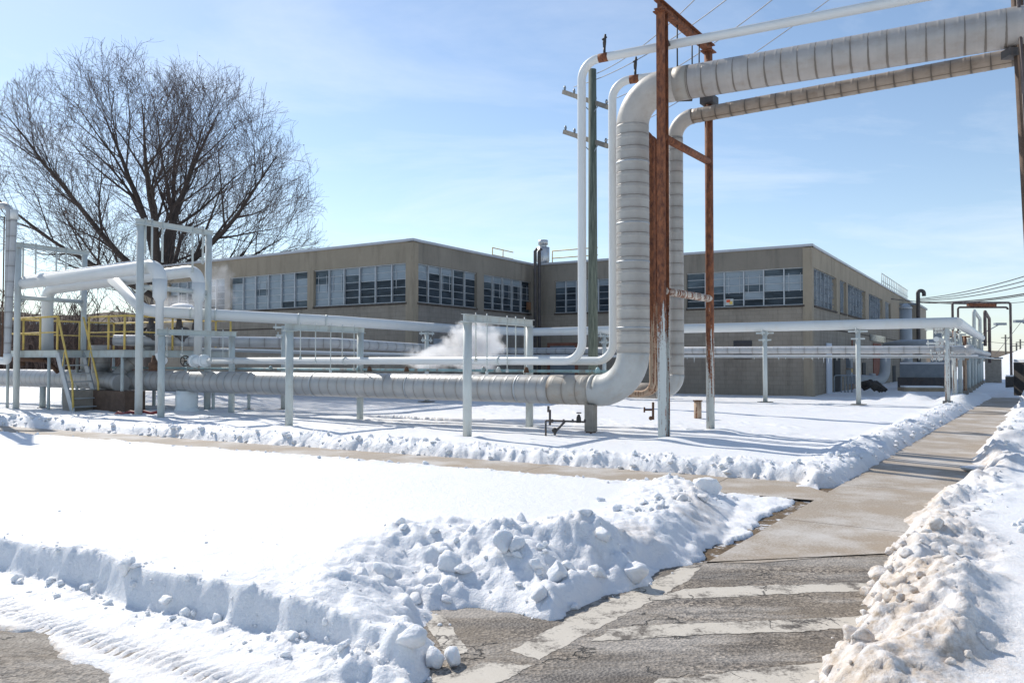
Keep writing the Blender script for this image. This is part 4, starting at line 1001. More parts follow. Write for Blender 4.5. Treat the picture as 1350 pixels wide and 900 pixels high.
# --- high white pipes at the platform
h1 = thing('high_white_pipe', P(100, 366, 25.5), 'upper snow topped white pipe ending in a bend at the tall frame', 'pipe', 'white overhead pipes at the platform')
a = P(27, 374, 27.4); c = P(197, 351.5, 24.3); down = Vector((0, 0, -1))
c2 = V(211, 24.0, c.z)
b = MB(); b.tube(fillet([a, c2, Vector((c2.x, c2.y, P(211, 470, 24).z))], .45, 12)[:-1], .205, 24); b.build('pipe_run', 'paint_white', h1)
b = MB(); b.tube([Vector((c2.x, c2.y, c2.z - .42)), Vector((c2.x, c2.y, c2.z - .95)), Vector((c2.x, c2.y, c2.z - 1.1)), Vector((c2.x, c2.y, 1.95))] + arc_only([Vector((c2.x, c2.y, 3)), Vector((c2.x, c2.y, 1.74)), Vector((c2.x, c2.y, 1.74)) - Cc * 2], .25, 8), [.21, .20, .115, .115] + [.115] * 9, 20); b.build('drop', 'paint_white', h1)
b = MB(); b.tube([a + Vector((0, 0, .0)) - Cc * 0, a + Cc * .1], .16, 16); b.build('end_cap', 'paint_white', h1)
sn = MB(); 
sn.tube([a + Vector((0, 0, .165)), c2 + Cc * .6 + Vector((0, 0, .165))], .085, 10); sn.build('snow_cap', 'snow', h1, dirt=0.0)
h2 = thing('high_white_pipe', P(100, 380, 27), 'lower parallel white pipe with a drop to the platform at its left', 'pipe', 'white overhead pipes at the platform')
a = P(62.5, 379, 28.6); c = V(262, 25.6, P(245, 357, 25.8).z)
b = MB(); b.tube(fillet([V(62.5, 28.6, 1.9), Vector((a.x, a.y, P(82, 380, 28.2).z)), c, Vector((c.x, c.y, 3.3))], .42, 12)[:-1], .195, 22); b.build('pipe_run', 'paint_white', h2)
b = MB(); b.tube([Vector((c.x, c.y, c.z - .40)), Vector((c.x, c.y, c.z - .9)), Vector((c.x, c.y, c.z - 1.05)), Vector((c.x, c.y, 1.9))], [.2, .195, .125, .125], 20); b.build('drop', 'paint_white', h2)
# --- long white top pipe: slants down from the high pipe, runs to the building corner, then right to the far rack
tp = thing('long_white_pipe', P(500, 428, 29), 'long white pipe crossing before the building from the platform to the far rack', 'pipe')
q0 = P(149, 368, 26.9); q1 = P(190, 410, 25.7); q2 = P(449, 423.5, 27.3); q3 = P(612, 435, 34.0); q4 = P(700, 437.5, 37.0); q5 = P(1262, 425.0, 27.7)
q3.z = q2.z - .02; q4.z = q3.z
b = MB(); b.tube(fillet([q0, q1, q2, q3], .8, 10), .185, 24); b.build('left_run', 'paint_white', tp)
b = MB(); b.tube([q3, q3.lerp(q4, .5) , q4, q5], .185, 24); b.build('right_run', 'paint_white', tp)
s_end = q5 + Vector((.633, 1, 0)).normalized() * 26
b = MB(); b.tube([q5 + Vector((-.01, .0, 0))] + [q5 + Vector((.05, .12, 0)), q5.lerp(s_end, .02), s_end], [.17, .185, .185, .185], 20); b.build('far_run', 'paint_white', tp)
for px, Y in ((277, 25.6), (393, 26.6), (430, 27.1), (243, 25.5)):
    k = (px - 190) / (449 - 190); q = q1.lerp(q2, max(0, min(1, (P(px, 400, Y) - q1).length / (q2 - q1).length))); dq = (q2 - q1).normalized()
    b = MB(); b.tube([q - dq * .03, q + dq * .03], .20, 22); b.build('joint', 'paint_pale', tp)
# --- lower lagged pipe behind
lp = thing('lagged_pipe', P(420, 452, 30), 'grey lagged pipe below the long white pipe along the building', 'pipe')
l1 = P(150, 449, 27.0); l2 = P(440, 452.5, 28.2); l3 = P(586, 461, 33.5); l4 = P(700, 462, 37.6); l5 = P(1277, 461, 28.1)
l4.z = l3.z = P(586, 461, 33.5).z
b = MB(); b.tube([l1, l2, l3], .165, 18, True, .5, .007); b.build('left_run', 'jacket_far', lp)
b = MB(); b.tube([l3, l4, l5], .135, 18, True, .5, .007); b.build('right_run', 'jacket_far', lp)
l6 = l5 + Vector((.633, 1, 0)).normalized() * 24
b = MB(); b.tube([l5, l6], .13, 14, True, .5); b.sphere(l5, .19, seg=14, rings=10); b.build('far_run', 'jacket_far', lp)
b = MB(); b.tube([l1 + Vector((0, 0, .13)), l2 + Vector((0, 0, .13)), l3 + Vector((0, 0, .12))], .07, 8); b.build('snow_cap', 'snow', lp, dirt=0.0)
b = MB(); b.tube([l4 + Vector((0, 0, .105)), l5 + Vector((0, 0, .105))], .05, 8); b.build('snow_cap', 'snow', lp, dirt=0.0)
cb = thing('blue_cable_pipe', P(420, 462, 28), 'thin snow capped blue pipe lowest on the far rack', 'pipe')
k1, k2, k3, k4, k5 = P(262, 461, 26.9), P(440, 466, 28), P(586, 469, 33.3), P(700, 470, 37.3), P(1290, 470.5, 28.2)
b = MB(); b.tube([k1, k2, k3], .045, 8); b.build('left_run', 'blue_grey_paint', cb)
b = MB(); b.tube([k3, k4, k5, k5 + Vector((.633, 1, 0)).normalized() * 22], .04, 8); b.build('right_run', 'galvanised', cb)
b = MB(); b.tube([p + Vector((0, 0, .045)) for p in (k1, k2, k3, k4, k5)], .035, 6); b.build('snow_cap', 'snow', cb, dirt=0.0)
b = MB()
for k in range(26):
    q = k4.lerp(k5, .38 + .6 * rr.random()); L = .06 + .2 * rr.random() ** 2; b.tube([q - Vector((0, 0, .03)), q - Vector((0, 0, .03 + L))], [.014, .003], 5, False)
b.build('icicle', 'ice', cb)

# --- single posts with arms that carry them
def support(px, Y, zt, label, mat='paint_pale', base=True, arms=2, group='single post supports of the far rack', zb=.0, r=.085):
    q = V(px, Y, zb); t = thing('pipe_stand', q, label, 'pipe support', group)
    b = MB(); b.tube([(q.x, q.y, zb - .1), (q.x, q.y, zt)], r, 14); b.build('post', mat, t)
    if base: 
        b = MB(); b.obox((q.x, q.y, zb + .13), S * .24, Cc * .24, Vector((0, 0, .015))); b.build('base_plate', 'concrete_block', t)
    for k in range(arms):
        z = zt - .06 - .27 * k; L = .42 - .12 * k
        b = MB(); b.beam(Vector((q.x, q.y, z)) - Cc * L * 0 - S * L, Vector((q.x, q.y, z)) + S * L, .07, .07); b.beam(Vector((q.x, q.y, z)) - Cc * L * .8, Vector((q.x, q.y, z)) + Cc * L * .8, .05, .06)
        for e in (-1, 1): b.tube([Vector((q.x, q.y, z - .09)) + S * L * .8 * e, Vector((q.x, q.y, z + .12)) + S * L * .8 * e], .02, 6)
        b.build('arm', mat, t)
    return t
zt_ = q4.z - .19
support(373.5, 26.5, q2.z - .19, 'round stand with base plate behind the grey portal frame')
support(562.5, 31.6, q3.z - .19, 'stand with stacked arms just left of the steam cloud')
support(797, 34.9, zt_, 'stand seen between the two thin white pipes')
support(1009, 31.2, zt_, 'white stand on the snow below the six light window band')
support(1132, 29.4, zt_, 'white stand on the snow in front of the wall doors')
# far rack running away along the walk
rd = Vector((.633, 1, 0)).normalized()
names_ = ['nearest slim rack post at the corner where the white pipe turns', 'second rack post from the corner, rust specked', 'third rack post from the corner', 'fourth rack post from the corner, brown with rust', 'fifth rack post from the corner', 'sixth rack post from the corner', 'seventh rack post from the corner', 'eighth rack post from the corner', 'ninth rack post from the corner, farthest but one', 'farthest rack post at the end of the long rack']
def rack_post(i, Y, mat, px):
    q = V(px, Y, 0); t = thing('rack_post', (q.x, q.y, .0), names_[i], 'pipe support', 'row of rack posts beside the far walk')
    b = MB(); b.tube([(q.x, q.y, 0), (q.x, q.y, 2.9)], .085, 12); b.build('post', mat, t)
    b = MB(); b.obox((q.x, q.y, .24), rd * .15, Vector((-rd.y, rd.x, 0)) * .15, Vector((0, 0, .10))); b.build('footing', 'concrete_block', t)
    sd = Vector((-rd.y, rd.x, 0))
    for z, L in ((2.86, .7), (2.35, .65), (2.02, .55), (1.8, .5)):
        b = MB(); b.beam(Vector((q.x, q.y, z)) - sd * L * .35, Vector((q.x, q.y, z)) + sd * L, .06, .07)
        for e in (.5, .9): b.tube([Vector((q.x, q.y, z - .08)) + sd * L * e, Vector((q.x, q.y, z + .12)) + sd * L * e], .02, 5)
        b.build('arm', mat, t)
mats_ = ['post_light_rust', 'post_light_rust', 'paint_pale', 'rust_streak', 'paint_grey_green', 'paint_grey_green', 'paint_pale', 'paint_grey_green', 'paint_grey_green', 'paint_grey_green']
for i in range(10):
    Y = 27.9 + 3.15 * i; px = 1340 - 2521 / Y; rack_post(i, Y, mats_[i], px)
for k, (off_, z, r, mat, lab) in enumerate(((.35, 2.50, .09, 'paint_white', 'slim white pipe on the upper arms of the far rack'), (.55, 3.0, .11, 'jacket_far', 'lagged pipe on top of the far rack beside the white pipe'), (.3, 2.14, .07, 'galvanised', 'thin galvanised pipe on the middle arms of the far rack'))):
    sd = Vector((-rd.y, rd.x, 0)); q = V(1249.5, 27.9, z) + sd * off_; o = thing('rack_pipe', q, lab, 'pipe', 'pipes on the far rack')
    b = MB(); b.tube([q - rd * .1, q + rd * 29], r, 12); b.build('pipe_run', mat, o)
# brown inverted U loops over the walk
def uloop(pxl, pxr, ytop, Y, r, mat, label, zl, zr, group='pipe loops rising above the far rack', chamfer=0):
    a = V(pxl, Y, zl); zt = P(pxl, ytop, Y).z; c = V(pxr, Y, zr); t = thing('pipe_loop', (c.x, c.y, 0), label, 'pipe', group)
    b = MB(); b.tube(fillet([a, Vector((a.x, a.y, zt)), Vector((c.x, c.y, zt)), c], .13, 6), r, 12); b.build('pipe_run', mat, t)
    return t
t = uloop(1256.3, 1333.5, 399, 48, .07, 'purple_brown_pipe', 'tall brown pipe arch over the far end of the walk', 3.0, .6)
t2 = uloop(1263.5, 1328.5, 405, 48.3, .06, 'purple_brown_pipe', 'inner brown pipe of the arch, bending into the outer leg', 3.0, P(1328, 408, 48.3).z)
b = MB(); a = P(1276, 401.5, 48.1); c = P(1312, 402.5, 48.1); b.beam(a, c, .3, .17); b.build('insulated_sleeve', 'rust_brace', t)
c = V(1333.5, 48, .2); t = thing('pipe_plinth', c, 'black snow topped plinth under the brown pipe arch leg', 'plinth')
b = MB(); b.obox((c.x, c.y, .40), S * .28, Cc * .3, Vector((0, 0, .38))); b.build('block', 'black_iron', t)
b = MB(); b.obox((c.x, c.y, .82), S * .27, Cc * .28, Vector((0, 0, .05))); b.build('snow_cap', 'snow', t, dirt=0.0)
def slant_loop(px, ytop, Y, dx, label, mat):
    a = V(px, Y, 2.6); zt = P(px, ytop, Y).z; c = V(px + dx, Y + 1.8, 1.6)
    t = thing('pipe_loop', (a.x, a.y, 0), label, 'pipe', 'pipe loops rising above the far rack')
    b = MB(); b.tube(fillet([a, Vector((a.x, a.y, zt)), Vector((c.x, c.y, zt - .35)), c], .12, 5), .09, 10); b.build('pipe_run', mat, t)
slant_loop(1284.5, 409, 42, 8, 'pale riser loop left of the twin slanted loops', 'paint_pale'); slant_loop(1299, 410, 47, 6, 'thin grey riser loop nearest the brown arch leg', 'purple_brown_pipe')

# ------------------------------------------------------------------ the tall rusty frame
ff = V(875.5, 16.5, .0); fr_ = V(936.8, 18.6, .0); zb_ = P(871, 4, 16.5).z
ff = Vector((ff.x, 16.5, 0)); 
fr = thing('rusty_portal_frame', (ff.x, ff.y, 0), 'tallest rusty steel portal frame carrying the overhead pipes', 'pipe support')
b = MB(); b.hbeam((ff.x, ff.y, -.1), (ff.x, ff.y, zb_ - .2), .19, .19, .02); b.build('post', 'rust_post', fr)
b = MB(); b.tube([(fr_.x, fr_.y, -.1), (fr_.x, fr_.y, zb_ - .2)], .095, 20); b.build('post', 'rust_post_far', fr)
d = Vector((fr_.x - ff.x, fr_.y - ff.y, 0)).normalized()
b = MB(); b.hbeam(Vector((ff.x, ff.y, zb_ - .1)) - d * .22, Vector((fr_.x, fr_.y, zb_ - .1)) + d * .22, .17, .2, .02); b.build('beam', 'rust_full', fr)
for q_ in (ff, fr_): b = MB(); b.obox((q_.x, q_.y, zb_ - .212), d * .16, Vector((-d.y, d.x, 0)) * .14, Vector((0, 0, .012))); b.build('cap_plate', 'rust_full', fr)
for z, m_ in ((P(885, 184, 16.7).z, 'rust_full'), (P(883, 384, 16.6).z, 'rust_brace')):
    b = MB(); b.tube([(ff.x, ff.y, z), (fr_.x, fr_.y, z)], .085, 16); b.build('brace', m_, fr)
for k, zz in ((.10, 8.45), (.30, 8.05), (.62, 7.95), (.78, 8.1), (.97, 7.9)):
    q = Vector((ff.x, ff.y, 0)).lerp(Vector((fr_.x, fr_.y, 0)), k); b = MB(); b.tube([(q.x, q.y, zz), (q.x, q.y, zb_ + .05)], .016, 6); b.tube([(q.x, q.y, zz - .04), (q.x, q.y, zz + .09)], [.07, .02], 8); b.build('hanger_rod', 'black_iron', fr)
b = MB(); q = Vector((ff.x, ff.y, 0)).lerp(Vector((fr_.x, fr_.y, 0)), .62)
b.tube([P(872, 133, 17.3), P(912, 132, 17.6)], .03, 6); b.build('clamp', 'black_iron', fr)
# saddle bracket on the rear post under the big pipe
b = MB(); b.obox((fr_.x, fr_.y - .05, P(936, 134, 18.6).z), d * .18, Vector((-d.y, d.x, 0)) * .16, Vector((0, 0, .09))); b.build('saddle', 'dark_metal', fr)
# second frame's mast at the right picture edge
q = V(1374, 14.1, 0)
t = thing('right_mast', (q.x, q.y, 0), 'weathered brown mast at the right picture edge under the overhead pipes', 'pole')
b = MB(); b.tube([(q.x, q.y, -.1), (q.x - .34, q.y, 8.8)], .10, 14); b.build('post', 'timber_brown', t)
b = MB(); b.tube([(q.x - .08, q.y - .2, 0.1), (q.x - .46, q.y - .2, 8.9)], .03, 8); b.build('conduit', 'purple_brown_pipe', t)
b = MB(); b.tube([(q.x - .14, q.y - .1, 8.6), (q.x - .5, q.y - .1, 8.6)], .03, 6); b.build('bracket', 'dark_metal', t)
b = MB(); b.obox((q.x - .36, q.y + .05, ztop - .48), (.16, 0, 0), (0, .12, 0), (0, 0, .07)); b.build('bracket', 'dark_metal', t)

# things below the pipes
q = V(779, 17.9, 0); t = thing('pipe_saddle_post', q, 'short square stained post propping the big low elbow', 'pipe support')
b = MB(); b.obox((q.x, q.y, .46), S * .10, Cc * .105, Vector((0, 0, .30))); b.build('post', 'concrete_block', t)
b = MB(); b.obox((q.x, q.y, .146), S * .08, Cc * .085, Vector((0, 0, .012))); b.tube([(q.x, q.y, .0), (q.x, q.y, .15)], .02, 6); b.build('foot', 'brown_rust', t)
t = thing('drain_assembly', V(735, 17.4, 0), 'rusty drain pipes with a hand valve hanging under the low steam pipe', 'valve')
Yd = 17.3; b = MB()
b.tube([P(723, 535, Yd), P(723, 543, Yd)], .028, 8); b.tube([P(725, 540, Yd), P(725, 560, Yd)], .026, 8); b.tube([P(719.5, 577, Yd), P(719.5, 554, Yd)], .022, 8)
b.tube([P(719.5, 554, Yd), P(771, 556, Yd)], .022, 8); b.tube([P(745, 555, Yd), P(733, 568, Yd), P(731, 573, Yd)], .026, 8)
for px in (728, 743, 755, 771): b.tube([P(px - 1.3, 554.5, Yd), P(px + 1.3, 554.6, Yd)], .037, 8)
b.build('drain_pipe', 'dark_metal', t)
b = MB(); b.tube([P(763, 557, Yd), P(763, 550, Yd), P(763, 546, Yd)], [.06, .05, .02], 10); b.tube([P(760, 544, Yd), P(766.5, 544, Yd)], .014, 6); b.sphere(P(731, 567, Yd), .06, seg=10, rings=6); b.build('valve', 'black_iron', t)
t = thing('hanging_tap', V(860, 18.4, 0), 'small tap valve hanging under the thin rear pipe beside the rusty post', 'valve')
b = MB(); b.tube([P(861, 530, 18.6), P(861, 553, 18.6)], .03, 8); b.tube([P(850, 540, 18.6), P(862, 540, 18.6)], .022, 8); b.tube([P(849.5, 536.5, 18.6), P(849.5, 543.5, 18.6)], .02, 6); b.sphere(P(858, 551, 18.6), .05, seg=8, rings=6); b.build('tap', 'brown_rust', t)
q = G(920, 552, .1); t = thing('stub_post', (q.x, q.y, 0), 'short rust stained stub post standing alone on the snow', 'post')
b = MB(); b.tube([(q.x, q.y, 0), (q.x, q.y, .60)], .105, 16); b.build('post', 'rust_streak', t); b = MB(); b.tube([(q.x, q.y, .60), (q.x, q.y, .63)], .135, 16); b.build('cap', 'brown_rust', t)
q = P(868, 510, 19.6); t = thing('round_gauge', q, 'round blue grey pipe flange behind the front rusty post', 'flange')
b = MB(); b.tube([q, q - S * .12], .16, 18); b.build('flange', 'blue_grey_paint', t)
# row of short posts under the main pipe
lab_ = ['slim steel prop under the low steam pipe behind the low portal frame', 'short steel prop left of the low portal rear post', 'thin prop under the low pipe near the platform', 'pale prop under the low pipe below the stairs']
for (px, Y, lb_, r) in ((328, 26.5, lab_[0], .05), (202.8, 28.5, lab_[1], .06), (281, 26, lab_[2], .05), (56, 27.6, lab_[3], .1)):
    q = V(px, Y, 0); t = thing('pipe_prop', q, lb_, 'pipe support', 'props under the low steam pipe'); b = MB(); b.tube([(q.x, q.y, -.1), (q.x, q.y, .85)], r, 10); b.build('post', 'paint_grey_green', t)
    b = MB(); b.obox((q.x, q.y, .12), S * .12, Cc * .12, Vector((0, 0, .015))); b.build('base_plate', 'dark_metal', t)

# ------------------------------------------------------------------ yellow railed platform with stairs
zd = 2.10
pl = thing('access_platform', (-13, 27, 0), 'grey steel access platform with yellow guard rails and a steep stair', 'platform')
F0 = Vector((-14.95, 26.2, 0)); FL = F0 + Cc * 3.3; wS = .84
N0 = F0 + S * wS; N1 = N0 - Cc * 2.31; N2 = N1 + S * 3.38; RL = FL + S * 3.9; RR = N1 + S * 4.0
def zv(p, z): return Vector((p.x, p.y, z))
# deck grating
b = MB(); dk = [FL, F0, N0, N1, RR, RL]; b.v += [(p.x, p.y, zd) for p in dk]; b.f.append(tuple(range(6))); b.uv.append([(0, 0)] * 6); b.mi.append(0); b.smooth.append(False)
i = len(b.v); b.v += [(p.x, p.y, zd - .03) for p in dk]; b.f.append(tuple(range(i + 5, i - 1, -1))); b.uv.append([(0, 0)] * 6); b.mi.append(0); b.smooth.append(False)
b.build('deck', 'galvanised_dark', pl)
for a, c in ((FL, F0), (N0, N1), (N1, RR), (F0, N0)):
    b = MB(); b.hbeam(zv(a, zd - .13), zv(c, zd - .13), .09, .24, .012); b.build('edge_beam', 'paint_grey_green', pl)
for p in (FL - Cc * .2, F0 - Cc * -.5, N1 + Cc * .1, N1 + S * 2.2, RR, RL, FL + S * 2, N0 + S * 1.5, F0 + Cc * 1.7 + S * 1.6):
    b = MB(); b.tube([zv(p, -.05), zv(p, zd - .25)], .05, 10); b.build('leg', 'paint_grey_green', pl)
def rail(pts, posts, drop=False):
    b = MB(); b.tube([zv(p, zd + 1.1) for p in pts], .034, 8); b.tube([zv(p, zd + .58) for p in pts], .022, 8); o = b.build('guard_rail', 'yellow_paint', pl)
    for p in posts: b = MB(); b.tube([zv(p, zd), zv(p, zd + 1.1)], .036, 8); b.build('rail_post', 'yellow_paint', o, root=pl)
rail([FL, F0], [FL, FL.lerp(F0, .36), FL.lerp(F0, .68), F0 + Cc * .02])
rail([N0 - Cc * .32, N1, N2], [N0 - Cc * .32, N0.lerp(N1, .62), N1, N1.lerp(N2, .5), N2])
rail([RL, RR, N2], [RL, RL.lerp(RR, .2), RL.lerp(RR, .4), RL.lerp(RR, .6), RL.lerp(RR, .8), RR])
rail([FL, RL], [FL.lerp(RL, .33), FL.lerp(RL, .66)])
# stairs
st = MB(); run = .95; top = F0.copy(); 
for o_ in (0, wS):
    a = zv(top + S * o_, zd - .12); c = zv(top + S * o_ - Cc * run, .05); st.beam(a, c, .05, .2, up=-Cc + Vector((0, 0, .5)))
sto = st.build('stair', 'galvanised', pl)
for k in range(7):
    f_ = (k + .7) / 7.6; q = top - Cc * run * f_; z = zd - .05 - (zd - .05) * f_
    b = MB(); b.obox(zv(q + S * wS / 2, z), S * (wS / 2 - .03), Cc * .10, Vector((0, 0, .018))); b.build('tread', 'galvanised', sto, root=pl)
for o_ in (0, wS):
    q = top + S * o_; pts = [zv(q, zd + 1.1), zv(q - Cc * run * .93, 1.02), zv(q - Cc * run * 1.0, .15)]
    b = MB(); b.tube([zv(q + Cc * .04, zd + 1.1)] + pts, .034, 8); b.tube([zv(q - Cc * run * .42, zd * .58 + .82), zv(q - Cc * run * .30, zd * .70)], .02, 6); b.build('handrail', 'yellow_paint', sto, root=pl)

# clutter on / behind the platform
def lump_thing(name, label, cat, parts, loc, group=None):
    t = thing(name, loc, label, cat, group)
    for nm, mat, fn, dirt in parts:
        b = MB(); fn(b); b.build(nm, mat, t, dirt=dirt)
    return t
def gate_valve(px, py, Y, s_, label):
    q = P(px, py, Y)
    def body(b): b.tube([q - Cc * .22 * s_, q + Cc * .22 * s_], .14 * s_, 12); b.tube([q - Cc * .25 * s_, q - Cc * .2 * s_], .2 * s_, 12); b.tube([q + Cc * .2 * s_, q + Cc * .25 * s_], .2 * s_, 12); b.tube([q, q + Vector((0, 0, .45 * s_))], [.13 * s_, .05 * s_], 10)
    def wheel(b):
        c = q + Vector((0, 0, .55 * s_)); b.tube([c + Vector((math.cos(a), math.sin(a), 0)) * .24 * s_ for a in [2 * PI * k / 16 for k in range(17)]], .025 * s_, 6, False)
        b.tube([c - Vector((.24 * s_, 0, 0)), c + Vector((.24 * s_, 0, 0))], .018, 5); b.tube([c - Vector((0, 0, .2 * s_)), c + Vector((0, 0, .1 * s_))], .03 * s_, 6)
    def snowb(b): b.sphere(q + Vector((.05, .12, .70 * s_)), .28 * s_, 1.2, 1, .5)
    return lump_thing('gate_valve', label, 'valve', [('body', 'dark_metal', body, None), ('handwheel', 'black_iron', wheel, None), ('snow_cap', 'snow', snowb, 0.0)], q, 'snow capped gate valves on the platform')
gate_valve(199, 440, 27.2, 1.2, 'snow capped gate valve just left of the bent white drop')
gate_valve(236, 441, 27.4, 1.3, 'snow capped gate valve between the two white drops')
gate_valve(256, 446, 28.2, 1.2, 'rightmost snow capped gate valve behind the yellow corner rail')
t = thing('lagged_branch', P(170, 470, 27), 'grey lagged pipe slanting from the low steam pipe up through the platform', 'pipe')
b = MB(); b.tube([P(146, 505, 26.6), P(165, 485, 27), P(205, 448, 27.6)], .20, 16, True, .36); b.build('pipe_run', 'jacket_main', t)
t = thing('lagged_branch', P(130, 470, 27), 'fat lagged pipe dropping vertically under the platform deck', 'pipe')
b = MB(); b.tube(fillet([P(133, 455, 27.3), P(133, 500, 27.3), P(160, 505, 26.4)], .3, 6), .30, 18, True, .36); b.build('pipe_run', 'jacket_main', t)
t = thing('rusty_bracket', P(45, 475, 27), 'rusty pipework slung under the left end of the deck', 'pipe')
b = MB(); b.tube([P(18, 473, 27.6), P(60, 474, 27.3)], .09, 10); b.tube([P(60, 474, 27.3), P(76, 490, 27.0)], .07, 10); b.tube([P(28, 470, 27.6), P(28, 482, 27.6)], .12, 10); b.build('pipe_run', 'brown_rust', t)
t = thing('rusty_regulator', P(203, 483, 25.6), 'brown rusty regulator sitting on the low pipe behind the tall frame post', 'valve')
b = MB(); q = P(203, 489, 25.3); b.tube([q, q + Vector((0, 0, .25)), q + Vector((0, 0, .3)), q + Vector((0, 0, .5))], [.16, .16, .09, .06], 12); b.build('body', 'brown_rust', t)
q = G(142, 545, .0); c = V(141, 26.2, 0)
t = thing('timber_plinth', (c.x, c.y, 0), 'dark brown plinth under the low steam pipe beside the stair', 'plinth')
b = MB(); b.obox((c.x, c.y + .3, .40), Cc * 1.28, S * .35, Vector((0, 0, .36))); b.build('base', 'timber_brown', t)
b = MB(); b.obox((c.x - .95, c.y + .35, .41), Cc * .35, S * .5, Vector((0, 0, .37))); b.build('pier', 'concrete_block', t)
t = thing('red_hose', G(180, 545, .2), 'red hose half buried in snow beside the tall frame post', 'hose')
b = MB(); b.tube([P(150, 548, 24.4), P(156, 543.5, 24.3), P(163, 545.5, 24.2), P(172, 542.5, 24.1), P(180, 544, 24.0), P(190, 542.2, 24.0), P(199, 544.5, 23.9), P(207, 543, 23.9)], .045, 8); b.build('hose', 'red_paint', t)
c = V(246, 25.6, 0); t = thing('ice_column', c, 'white block of ice under the low steam pipe near the low portal frame', 'ice')
b = MB(); n_ = 18; rs_ = random.Random(2)
b.tube([(c.x, c.y, .0), (c.x, c.y, .12), (c.x, c.y, .3), (c.x, c.y, .55), (c.x, c.y, .78)], [.42, .37, .34, .35, .33], 14); b.tube([(c.x + .25, c.y - .1, .0), (c.x + .25, c.y - .1, .2), (c.x + .3, c.y - .1, .3)], [.3, .22, .02], 10); b.build('ice', 'ice', t)
# lagged pair at the left edge
t = thing('gooseneck_pipe', P(9, 400, 26), 'grey lagged pipe with a gooseneck top at the left picture edge', 'pipe', 'lagged pipes at the left picture edge')
b = MB(); a = V(9.5, 26, P(9, 470, 26).z); z_ = P(9, 270, 26).z
b.tube(fillet([a, Vector((a.x, a.y, z_)), Vector((a.x - 1.5, a.y + .6, z_))], .28, 8), .10, 16, True, .42); b.build('pipe_run', 'jacket_far', t)
b = MB(); b.tube([a + Vector((-.1, -.1, 0)), Vector((a.x - .1, a.y - .1, z_ - .4))], .022, 6); b.build('tracer', 'brown_rust', t)
t = thing('gooseneck_pipe', P(15, 400, 26.2), 'straight capped lagged pipe just right of the gooseneck', 'pipe', 'lagged pipes at the left picture edge')
b = MB(); b.tube([P(9.5, 470, 25.9), P(18.5, 288, 25.9)], .095, 16, True, .42); b.build('pipe_run', 'jacket_far', t)
b = MB(); b.tube([P(18.5, 289, 25.9), P(19, 277, 25.9)], .115, 16); b.build('cap', 'paint_white', t)
t = thing('white_return_bend', P(5, 474, 26), 'white pipe bend low at the left picture edge', 'pipe')
b = MB(); b.tube(fillet([P(-60, 470, 27), P(10, 476, 25.9), P(10, 466, 25.9)], .1, 5), .12, 14); b.build('pipe_run', 'paint_white', t)

# ------------------------------------------------------------------ utility pole and wires
pq = V(782, 29, 0); ztp = P(781, 92, 29).z
up = thing('utility_pole', (pq.x, pq.y, 0), 'greenish weathered wooden utility pole with two crossarms', 'utility pole')
b = MB(); b.tube([(pq.x, pq.y, -.2), (pq.x, pq.y, ztp)], [.185, .145], 16); b.build('pole', 'wood_pole', up)
arms = []
for (xa, ya, xb, yb) in ((743, 121.5, 803, 142), (744, 174, 802, 193)):
    a = P(xa, ya, 29.4); c = P(xb, yb, 28.5); z = (a.z + c.z) / 2; a.z = c.z = z
    a = P(xa, ya, 31.0); k = (a.z - HC) ; c = P(xb, yb, 31.0 * (475 - ya) / (475 - yb) * 0 + 28.2); 
    arms.append((a, c)); b = MB(); b.beam(a, c, .13, .16); b.build('crossarm', 'wood_arm', up)
    m_ = (a + c) / 2
    for e in (.22, .8): b = MB(); b.tube([a.lerp(c, e), Vector((pq.x, pq.y - .1, m_.z - .75))], .02, 6); b.build('arm_brace', 'galvanised_dark', up)
    for e in (.03, .25, .72, .95):
        q = a.lerp(c, e) + Vector((0, 0, .06)); b = MB(); b.tube([q, q + Vector((0, 0, .12)), q + Vector((0, 0, .2))], [.03, .055, .03], 8); b.build('insulator', 'galvanised_dark', up)
def wire(pts, r, label, mat='cable', sag=.4, group='overhead power lines'):
    a, c = Vector(pts[0]), Vector(pts[1]); out = [a.lerp(c, k / 14) - Vector((0, 0, sag * 4 * (k / 14) * (1 - k / 14))) for k in range(15)]
    b = MB(); b.tube(out, r, 5); o = b.build('power_line', mat); tag(o, label, 'power line', group)
wire([P(787, 97, 28.9), P(985, -75, 19)], .016, 'wire from the pole top climbing steeply right', 'bright_cable')
wire([arms[0][0] + Vector((.4, 0, .2)), P(1010, -42, 19)], .016, 'wire from the left end of the upper crossarm', 'bright_cable')
wire([arms[0][1] + Vector((-.1, 0, .2)), P(1090, -60, 19)], .016, 'wire from the right end of the upper crossarm', 'bright_cable')
wire([arms[1][1] + Vector((-.1, 0, .2)), P(1260, -130, 17)], .014, 'lowest wire from the pole, crossing behind the overhead pipes', 'bright_cable')
zz = [(1350, 342, 'topmost of the wires fanning from the far roof edge'), (1350, 353, 'second wire down from the far roof edge'), (1350, 364, 'third wire down from the far roof edge'), (1350, 376, 'thick fourth wire down from the far roof edge'), (1350, 379, 'lowest sagging wire from the far roof edge')]
for k, (x_, y_, lb_) in enumerate(zz):
    a = P(1208, 394 + k * 1.2, 62); c = P(x_ + 140, y_ - (28 if k < 3 else 20), 36); wire([a, c], .028 if k != 3 else .04, lb_, 'cable', .5)
wire([P(1175, 394, 60), P(1350, 398, 75)], .03, 'nearly level wire behind the brown pipe arch', 'cable', .3)
wire([P(1300, 450, 110), P(1400, 455, 120)], .03, 'distant wire between the far poles', 'cable', .2)
wire([P(1310, 470, 110), P(1380, 380, 90)], .03, 'distant slanting guy wire right of the brown arch', 'cable', .1)
